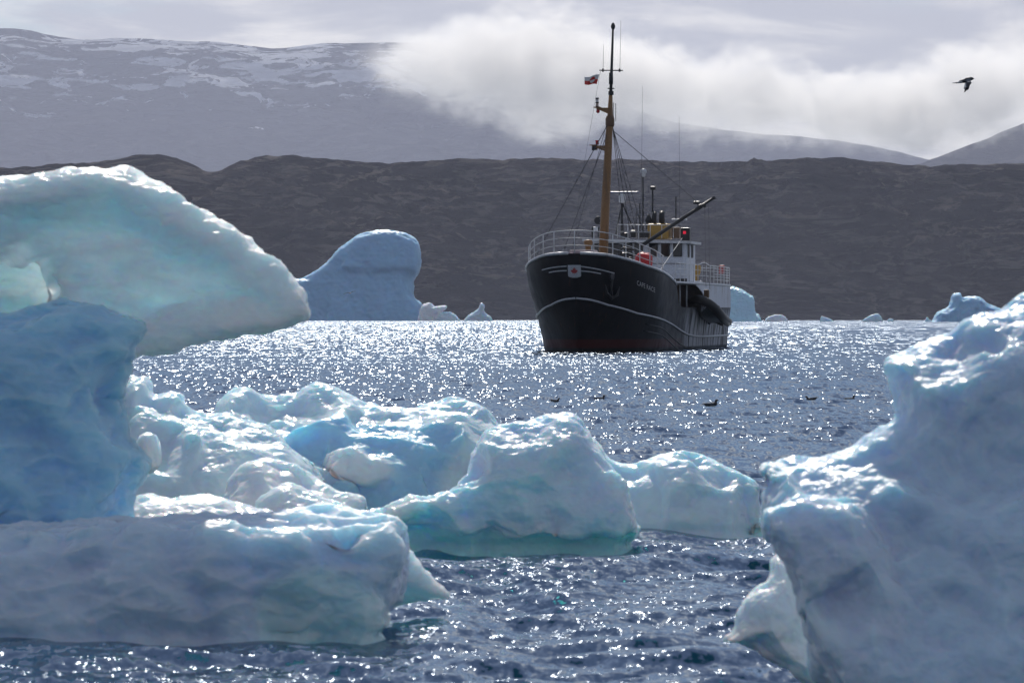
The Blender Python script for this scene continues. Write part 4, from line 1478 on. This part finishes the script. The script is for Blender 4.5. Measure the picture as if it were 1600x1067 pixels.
# posts, domes and whips
pp = pole('dome_post', 1004.5, 372, 276, 22.5, 0.055)
MB().lathe(loc(1005.5, 277, 22.5), [(0.07, 0), (0.13, 0.10), (0.13, 0.2), (0.22, 0.32), (0.23, 0.42), (0.15, 0.54), (0.03, 0.57)], 16).build('dome', M['white'], pp)
pp = pole('lamp_post', 1019.5, 350, 297, 23, 0.065)
MB().box(loc(1020.5, 294.5, 23), (0.3, 0.38, 0.26), bev=0.04).build('lamp', M['black'], pp)
pole('antenna_post', 999.5, 372, 318, 22, 0.04)
pole('antenna_post', 994, 372, 330, 22, 0.03)
pole('antenna_post', 1056, 345, 307, 22, 0.045)
b = MB()
q0, q1 = loc(1050, 342, 22), loc(1073, 344, 22)
b.box((q0 + q1) / 2, (0.35, (q1 - q0).length, 0.10), bev=0.02)
b.build('aerial_tray', M['white'], ship)
for px, y0, y1, px1 in ((1001, 372, 135, 1004), (1062, 345, 182, 1061)):
    pole('whip_aerial', px, y0, y1, 22, 0.016, 0.007, px1=px1, n=5, mat='rope')
# port light in its box, searchlight to starboard
b = MB()
b.box(loc(1071.5, 366, 20.3), (0.5, 0.62, 0.85), bev=0.05)
nl = b.build('sidelight_box', M['black'], ship)
MB().lathe(loc(1069.5, 363.5, 20.0), [(0.08, -0.10), (0.10, -0.06), (0.10, 0.08), (0.06, 0.10)], 12).build('red_light', M['redlamp'], nl)
sl = pole('searchlight', 935, 372, 355, 20.4, 0.05)
MB().lathe(loc(935, 345, 20.6), [(0.18, -0.25), (0.27, -0.12), (0.28, 0.12), (0.26, 0.14)], 16, (1, 0.1, 0.05)).build('lamp_drum', M['black'], sl)
MB().box(loc(931, 358, 20.4), (0.3, 0.3, 0.3), bev=0.03).build('junction_box', M['white'], sl)
pole('exhaust_post', 926, 374, 355, 20.4, 0.09)

# mast
mast_pts = [loc(942.5, 400, 9.0), loc(944.5, 350, 9.25), loc(948.5, 270, 9.65), loc(951.5, 210, 9.95), loc(953.2, 186, 10.05), loc(954.0, 150, 10.2)]
b = MB()
b.tube(mast_pts, [0.31, 0.29, 0.265, 0.23, 0.20, 0.125], 14)
mast = b.build('mast', M['tan'], ship, 'tall ochre mast with a dark topmast')
b = MB()
b.tube([loc(954.0, 152, 10.2), loc(955.5, 110, 10.4), loc(957.6, 47, 10.7)], [0.105, 0.095, 0.065], 10)
b.lathe(loc(957.8, 47, 10.7), [(0.05, -0.03), (0.13, 0.10), (0.15, 0.22), (0.10, 0.36), (0.02, 0.46)], 12)
for py, r, h in ((139, 0.22, 0.06), (146, 0.17, 0.25), (126, 0.14, 0.5), (118, 0.13, 0.3)):
    b.lathe(loc(954.6, py, 10.25), [(r, -h / 2), (r, h / 2)], 10)
b.build('topmast', M['black'], mast)
b = MB()
b.tube([loc(936.5, 110.5, 10.4), loc(973, 110.8, 10.4)], 0.04, 6)
for px in (942, 968):
    b.tube([loc(px, 113, 10.4), loc(px, 108, 10.4)], 0.06, 6)
b.build('crosstree', M['black'], mast)
pole('whip_aerial', 942.3, 110, 70, 10.4, 0.014, 0.008, px1=943, n=5, parent=mast)
pole('whip_aerial', 968.5, 110, 33, 10.4, 0.014, 0.008, px1=970, n=5, parent=mast)
for px in (958.5, 962):
    pole('aerial_stub', px, 190, 161 if px < 960 else 162, 10.2, 0.02, n=6, parent=mast)
# two lamp brackets on the fore side
for (zx, py, xt, w_) in ((952, 170, 931, 0.10), (949, 229, 925, 0.12)):
    b = MB()
    p0, p1 = loc(zx, py - 1, 9.9), loc(xt, py - 1, 9.9)
    p2 = loc(zx, py + 9, 9.9)
    b.plate([p0 + Vector((-w_, 0, 0)), p1 + Vector((-w_, 0, 0)), p1 + Vector((-w_, 0, -0.05)), p2 + Vector((-w_, 0, 0))], (2 * w_, 0, 0))
    b.box(p1 + Vector((0, 0.10, 0.03)), (0.45, 0.45, 0.05))
    b.build('lamp_bracket', M['tan'], mast)
b = MB()
b.lathe(loc(933, 168, 9.9), [(0.09, 0), (0.09, 0.26), (0.11, 0.27), (0.11, 0.31), (0.09, 0.32), (0.09, 0.52), (0.11, 0.53), (0.10, 0.62)], 12)
b.build('masthead_light', M['clear'], mast)
b = MB()
for h in (0.0, 0.26, 0.52):
    b.lathe(loc(933, 168, 9.9), [(0.115, h), (0.115, h + 0.07)], 12)
b.build('light_guard', M['black'], mast)['kind'] = 'stuff'
MB().lathe(loc(934.3, 176, 9.9), [(0.07, -0.05), (0.12, 0.02), (0.10, 0.2), (0.07, 0.28)], 12).build('red_lamp', M['reddull'], mast)
MB().lathe(loc(933, 227, 9.9), [(0.10, 0.02), (0.10, 0.22), (0.12, 0.24), (0.12, 0.30)], 12).build('red_lamp', M['reddull'], mast)
MB().lathe(loc(929, 233, 9.9), [(0.19, -0.10), (0.19, 0.12), (0.12, 0.16)], 12).build('deck_lamp', M['black'], mast)
b = MB()
c0 = loc(953, 190, 10.05)
b.lathe(c0, [(0.26, -0.35), (0.29, -0.2), (0.29, 0.15), (0.22, 0.35)], 14)
b.build('hounds', M['wood'], mast)
# ladder rungs up the side of the mast
b = MB()
for k in range(34):
    u = k / 33.0
    p = mast_pts[0].lerp(mast_pts[3], u)
    b.box(p + Vector((0.1, -0.30 + 0.06 * u, 0)), (0.04, 0.12, 0.03))
b.build('mast_step', M['steel'], mast)['kind'] = 'stuff'

# rigging
def stay(p, q, r=0.022, name='stay', sag=0.0, mat='rope'):
    p, q = Vector(p), Vector(q)
    pts = [p.lerp(q, k / 8.0) - Vector((0, 0, sag * math.sin(math.pi * k / 8.0))) for k in range(9)]
    return MB().tube(pts, r, 5).build(name, M[mat], ship)


stay(loc(949, 196, 9.9), loc(839, 396, 1.0), 0.028)
stay(loc(950, 206, 9.9), loc(879, 396, 4.5), 0.024)
stay(loc(947, 197, 9.9), loc(893, 392, 6.0), 0.016)
for px, py, a in ((985, 366, 15.5), (997, 372, 16.5), (1008, 374, 17.5), (976, 374, 14.0)):
    stay(loc(957, 198, 10.1), loc(px, py, a), 0.020)
for (x, y, a, q) in ((839, 396, 1.0, (843, 388)), (879, 396, 4.5, (881, 389))):
    MB().tube([loc(x, y + 2, a), loc(q[0], q[1], a)], 0.05, 6).build('turnbuckle', M['steel'], ship)
stay(loc(938, 112, 10.4), loc(905, 300, 7.0), 0.008, 'halyard')
stay(loc(905, 300, 7.0), loc(898, 392, 6.0), 0.008, 'halyard')

# cargo derrick swung out to port with its topping lift and falls
p0, p1 = loc(1004, 383, 18.6), loc(1115, 309.5, 16.5)
b = MB()
b.tube([p0, p0.lerp(p1, 0.5), p1], [0.13, 0.125, 0.085], 10)
b.tube([p0.lerp(p1, 0.76), p0.lerp(p1, 0.84)], 0.15, 10)
b.lathe(p1, [(0.10, -0.1), (0.14, 0), (0.10, 0.1)], 10)
b.build('derrick_boom', M['black'], ship)
stay(loc(957, 204, 10.1), loc(1085, 312, 16.0), 0.020, 'topping_lift')
tb = loc(1086, 313, 16.0)
MB().box(tb.lerp(p0.lerp(p1, 0.80), 0.35), (0.16, 0.45, 0.20), bev=0.05).build('block', M['black'], ship)
stay(tb, p0.lerp(p1, 0.80), 0.03, 'topping_lift')
for x0, x1, y1 in ((1101, 1103, 448), (1107, 1109, 452)):
    stay(loc(x0, 319, 16.7), loc(x1, y1, 21.5), 0.012, 'fall')
MB().lathe(loc(1101, 321, 16.7), [(0.07, -0.16), (0.12, -0.08), (0.12, 0.06), (0.05, 0.14)], 10).build('block', M['black'], ship)
stay(loc(1066, 372, 19.4), loc(1030, 424, 11.4), 0.022, 'guy', mat='steel')
MB().box(loc(1104, 459, 21.5), (0.3, 0.36, 0.55), bev=0.08).build('fender', M['wood'], ship)

# ------------------------------------------------------------------ things that ride on the ship
def ship_world(p):
    return Matrix.Translation(ship.location) @ ship.rotation_euler.to_matrix().to_4x4() @ Vector(p)


# red covered drum behind the port rail
b = MB()
base = loc(1006, 421, 5.2)
prof = [(0.50, 0.0), (0.62, 0.06), (0.66, 0.25), (0.65, 0.55), (0.58, 0.74), (0.40, 0.84), (0.12, 0.88)]
b.lathe((0, 0, 0), prof, 20)
for v_ in b.b.verts:
    k = math.atan2(v_.co.y, v_.co.x)
    v_.co.x *= 0.85 + 0.05 * math.sin(3 * k)
    v_.co.y *= 1.0 + 0.05 * math.sin(4 * k + 1)
    v_.co.z *= 1 + 0.06 * math.sin(2 * k)
b.build('tarpaulin_cover', M['red'], None)
drum = COL.objects['tarpaulin_cover']
drum.location = ship_world(base + Vector((0, 0, 0.16)))
tag(drum, 'red tarpaulin covered bundle behind the port rail of the ship foredeck', 'covered bundle')

# rigid inflatable hung outboard on the port side
rib = bpy.data.objects.new('inflatable_boat', None)
COL.objects.link(rib)
tag(rib, 'black inflatable boat hung against the port side of the ship', 'inflatable boat')
rc = loc(1105, 484, 21.5)
rib.matrix_world = Matrix.Translation(ship_world(Vector((rc.x, rc.y, rc.z - 0.1)))) @ ship.rotation_euler.to_matrix().to_4x4() @ Matrix.Scale(1.12, 4) @ Matrix.Rotation(math.radians(-24), 4, 'X') @ Matrix.Rotation(math.radians(-6), 4, 'Y')
b = MB()
pts = [(-2.5, 1.02, 0), (-1.0, 1.05, 0.0), (0.4, 1.02, 0.05), (1.3, 0.86, 0.17), (1.9, 0.52, 0.32), (2.12, 0.0, 0.40), (1.9, -0.52, 0.32), (1.3, -0.86, 0.17), (0.4, -1.02, 0.05), (-1.0, -1.05, 0.0), (-2.5, -1.02, 0)]
sm = []
for i in range(len(pts) - 1):
    P = [Vector(pts[max(i - 1, 0)]), Vector(pts[i]), Vector(pts[i + 1]), Vector(pts[min(i + 2, len(pts) - 1)])]
    for k in range(5):
        u = k / 5.0
        sm.append(0.5 * (2 * P[1] + (P[2] - P[0]) * u + (2 * P[0] - 5 * P[1] + 4 * P[2] - P[3]) * u * u + (3 * P[1] - P[0] - 3 * P[2] + P[3]) * u ** 3))
sm.append(Vector(pts[-1]))
sm = [sm[0] + Vector((-0.5, 0, 0)), sm[0] + Vector((-0.1, 0, 0))] + sm + [sm[-1] + Vector((-0.1, 0, 0)), sm[-1] + Vector((-0.5, 0, 0))]
b.tube(sm, [0.05, 0.24] + [0.27] * (len(sm) - 4) + [0.24, 0.05], 12)
b.build('tube', M['rubber'], rib)
b = MB()
b.sheet([[Vector((x, y * 0.95 * (1 if x < 0.6 else max(0.05, 1 - ((x - 0.6) / 1.5) ** 2)), -0.10 - 0.42 * (1 - abs(y)) + (0.28 * max(0, x / 2) ** 2))) for y in (-1, -0.6, -0.2, 0, 0.2, 0.6, 1)] for x in np.linspace(-2.5, 1.95, 14)])
b.build('hull_bottom', paint('grey_glassfibre', (0.10, 0.11, 0.11), 0.35), rib)
MB().box((-2.4, 0, -0.1), (0.08, 1.7, 0.55)).build('transom', M['black'], rib)
b = MB()
b.box((-2.75, 0, 0.45), (0.45, 0.36, 0.5), bev=0.1)
b.box((-2.62, 0, -0.15), (0.22, 0.16, 0.9), bev=0.04)
b.build('outboard_motor', M['black'], rib)
MB().tube([Vector(p) * 1.0 + Vector((0, 0, 0.27)) for p in sm[4:-4]], 0.018, 5).build('grab_line', M['line'], rib)
MB().box((-0.5, 0, 0.12), (0.3, 1.55, 0.06)).build('thwart', M['steel'], rib)

# courtesy flag flying from the crosstree halyard
fl = bpy.data.objects.new('flag', None)
COL.objects.link(fl)
tag(fl, 'small red and white flag with a halved disc streaming from the mast', 'flag')
fp = ship_world(loc(936.5, 117, 10.2))
fl.location = fp
FW, FH = 1.02, 0.62


def cloth(u, v):
    """u 0 at the hoist .. 1 at the fly (to the left), v 0 bottom .. 1 top"""
    x = -FW * u * 0.93 - 0.18 * (1 - v) * (1 - u)
    z = FH * (v - 1) * (1 - 0.22 * u) - 0.16 * u + 0.035 * math.sin(7 * u)
    y = 0.16 * math.sin(6.5 * u + 1.5 * v) * u + 0.25 * u
    return Vector((x, y, z))


def patch(name, mat, inside):
    b_ = MB()
    n_u, n_v = 44, 30
    for i in range(n_u):
        for j in range(n_v):
            if inside((i + 0.5) / n_u, (j + 0.5) / n_v):
                q = [cloth((i + di) / n_u, (j + dj) / n_v) for di, dj in ((0, 0), (1, 0), (1, 1), (0, 1))]
                b_.b.faces.new([b_.b.verts.new(p) for p in q])
    bmesh.ops.remove_doubles(b_.b, verts=b_.b.verts, dist=0.0005)
    for f_ in b_.b.faces: f_.smooth = True
    o_ = b_.build(name, mat, fl)
    md = o_.modifiers.new('thickness', 'SOLIDIFY')
    md.thickness = 0.012
    return o_


def disc(u, v):
    return ((u - 0.42) * FW) ** 2 + ((v - 0.5) * FH) ** 2 < (FH * 0.33) ** 2


patch('white_cloth', M['flagwhite'], lambda u, v: (v > 0.5) != disc(u, v))
patch('red_cloth', M['flagred'], lambda u, v: (v > 0.5) == disc(u, v))
# ------------------------------------------------------------------ birds
def plumage():
    m, t, out = material('plumage')
    att = t.n('ShaderNodeAttribute', {'attribute_name': 'plumage'})
    bs = t.n('ShaderNodeBsdfPrincipled', Roughness=0.7)
    t.put(bs, 'Base Color', att.outputs[0])
    t.put(out, 'Surface', bs)
    return m


PLUM = plumage()
DARK, GREY, PALEF, BLK = (0.035, 0.040, 0.050), (0.13, 0.15, 0.18), (0.70, 0.70, 0.70), (0.015, 0.015, 0.016)


def bird_mesh(name, prims, cell=0.007, k=0.02):
    """one continuous body grown from tapered bones: (p0, p1, r0, r1, squash, colour)"""
    P = np.array([q for pr in prims for q in (pr[0], pr[1])])
    R = max(max(pr[2], pr[3]) / min(pr[4]) for pr in prims)
    lo, hi = P.min(0) - R - 3 * cell, P.max(0) + R + 3 * cell
    n = np.ceil((hi - lo) / cell).astype(int) + 1
    G = np.stack(np.meshgrid(*[lo[i] + cell * np.arange(n[i]) for i in range(3)], indexing='ij'), -1).astype(np.float32)
    F, who = None, None
    for i, (p0, p1, r0, r1, sq, _) in enumerate(prims):
        s = np.array(sq)
        a, b_ = np.array(p0) * s, np.array(p1) * s
        d = b_ - a
        u = np.clip(((G * s - a) @ d) / (d @ d), 0, 1)
        f = np.linalg.norm(G * s - a - u[..., None] * d, axis=-1) - (r0 + (r1 - r0) * u)
        if F is None: F, who = f, np.zeros(f.shape, np.int8)
        else:
            who[f < F] = i
            h = np.clip(0.5 + 0.5 * (F - f) / k, 0, 1)
            F = F * (1 - h) + f * h - k * h * (1 - h)
    V, Q = surface_nets(F, lo, cell)
    ijk = np.clip(((V - lo) / cell).round().astype(int), 0, n - 1)
    col = np.array([pr[5] for pr in prims])[who[tuple(ijk.T)]]
    V = relax(V, Q, 2)
    col = relax(col, Q, 2)
    me = np_mesh(name, V, Q, PLUM)
    me.color_attributes.new('plumage', 'FLOAT_COLOR', 'POINT').data.foreach_set('color', np.concatenate([col, np.ones((len(col), 1))], 1).astype(np.float32).ravel())
    return me


I3 = (1, 1, 1)
# kittiwake crossing the sky, wings on the down stroke
pr = [((0.02, 0, 0.0), (-0.12, 0, -0.015), 0.055, 0.035, (1, 1, 1.1), DARK), ((0.02, 0, 0.01), (0.10, 0, 0.03), 0.052, 0.036, I3, DARK),  # backlit shade put into the colour: head and body dark
      ((0.10, 0, 0.03), (0.13, 0, 0.032), 0.034, 0.030, I3, DARK), ((0.15, 0, 0.028), (0.185, 0, 0.018), 0.012, 0.005, I3, BLK),
      ((-0.10, 0, -0.02), (-0.19, 0, -0.03), 0.034, 0.024, (1, 0.8, 1.4), PALEF), ((-0.20, -0.012, -0.032), (-0.28, -0.025, -0.030), 0.012, 0.010, (1, 0.5, 1.4), GREY),
      ((-0.20, 0.012, -0.032), (-0.28, 0.025, -0.030), 0.012, 0.010, (1, 0.5, 1.4), GREY)]
for s in (-1, 1):
    pr += [((0.05, s * 0.03, 0.01), (0.055, s * 0.13, -0.06), 0.017, 0.014, (0.34, 0.7, 0.8), GREY),
           ((0.055, s * 0.13, -0.06), (0.015, s * 0.21, -0.17), 0.014, 0.010, (0.32, 0.8, 0.8), DARK),
           ((0.00, s * 0.12, -0.07), (-0.03, s * 0.20, -0.16), 0.010, 0.008, (0.34, 0.8, 0.8), PALEF),
           ((0.015, s * 0.21, -0.17), (-0.045, s * 0.25, -0.225), 0.010, 0.006, (0.42, 0.8, 0.8), BLK)]
o = link('gull', bird_mesh('gull', pr), None, pix(1509, 126.5, 73.0))
o.rotation_euler = (0, math.radians(-4), math.radians(-6))
tag(o, 'grey and white gull flying in the cloudy sky with wings beating down', 'bird')

# small gulls gliding far off
pr = [((0.05, 0, 0.0), (-0.12, 0, 0.0), 0.05, 0.03, I3, PALEF), ((0.05, 0, 0), (0.14, 0, 0.02), 0.045, 0.03, I3, PALEF), ((0.16, 0, 0.015), (0.19, 0, 0.01), 0.010, 0.005, I3, GREY),
      ((-0.12, 0, 0), (-0.22, 0, 0.0), 0.02, 0.018, (1, 0.5, 1.2), PALEF)]
for s in (-1, 1):
    pr += [((0.03, s * 0.03, 0.02), (0.07, s * 0.20, 0.07), 0.018, 0.015, (0.3, 0.8, 0.9), GREY), ((0.07, s * 0.20, 0.07), (-0.01, s * 0.46, 0.04), 0.015, 0.008, (0.3, 0.8, 0.9), GREY),
           ((-0.01, s * 0.46, 0.04), (-0.04, s * 0.52, 0.03), 0.008, 0.005, (0.4, 0.8, 0.9), BLK)]
g1 = link('gull', bird_mesh('gull', pr, 0.010), None, pix(547, 458, 250.0))
g1.rotation_euler = (math.radians(12), 0, math.radians(-70))
tag(g1, 'tiny gull gliding low in front of the big blue iceberg', 'bird', 'gulls gliding far off')
g2 = g1.copy()
COL.objects.link(g2)
g2.location = pix(467, 318, 380.0)
g2.rotation_euler = (math.radians(-8), 0, math.radians(-100))
tag(g2, 'tiny pale gull gliding against the dark hillside above the overhanging ice fin', 'bird')

# dark seabirds sitting on the water
pr = [((0.10, 0, 0.03), (-0.10, 0, 0.035), 0.062, 0.050, (1, 1, 1.15), DARK), ((-0.10, 0, 0.045), (-0.22, 0, 0.085), 0.032, 0.010, (1, 0.8, 1.3), BLK),
      ((0.11, 0, 0.05), (0.145, 0, 0.12), 0.034, 0.026, I3, DARK), ((0.145, 0, 0.125), (0.165, 0, 0.128), 0.030, 0.026, I3, BLK), ((0.18, 0, 0.122), (0.225, 0, 0.115), 0.010, 0.004, I3, BLK),
      ((0.02, 0.045, 0.06), (-0.17, 0.03, 0.085), 0.020, 0.008, (0.8, 1.2, 0.8), GREY), ((0.02, -0.045, 0.06), (-0.17, -0.03, 0.085), 0.020, 0.008, (0.8, 1.2, 0.8), GREY),
      ((0.06, 0, 0.0), (0.0, 0, -0.01), 0.05, 0.05, (1, 1, 1.2), PALEF)]
sea_me = bird_mesh('seabird', pr)
sit = [(1111, 631, 0, 1.18, 8, 'nearest dark seabird on the water, tail cocked, alone right of the ship'),
       (937, 621.5, 12, 1.0, 4, 'dark seabird on the water below the ship bow, right of its smaller neighbour'),
       (867, 624.5, -8, 0.82, 0, 'smallest and lowest dark seabird on the water, left of all the others'),
       (1268, 622, 170, 1.0, -3, 'dark seabird facing left on the water, one of the pair near the large close iceberg'),
       (1328, 622, 15, 0.98, 5, 'dark seabird facing right on the water, closest to the large iceberg at right')]
for i, (px, py, rz, sc, tilt, lab) in enumerate(sit):
    d = CAM_H * FPX / (py + 4 - HORIZON)
    o = bpy.data.objects.new('seabird', sea_me) if i == 0 else o.copy()
    COL.objects.link(o)
    o.location = ((px - 800) / FPX * d, d, 0.02)
    o.rotation_euler = (0, math.radians(-tilt * 0 - tilt), math.radians(rz))
    o.scale = (sc * 0.80, sc * 0.80, sc * 0.70)
    tag(o, lab, 'bird', 'dark seabirds swimming on the bay')
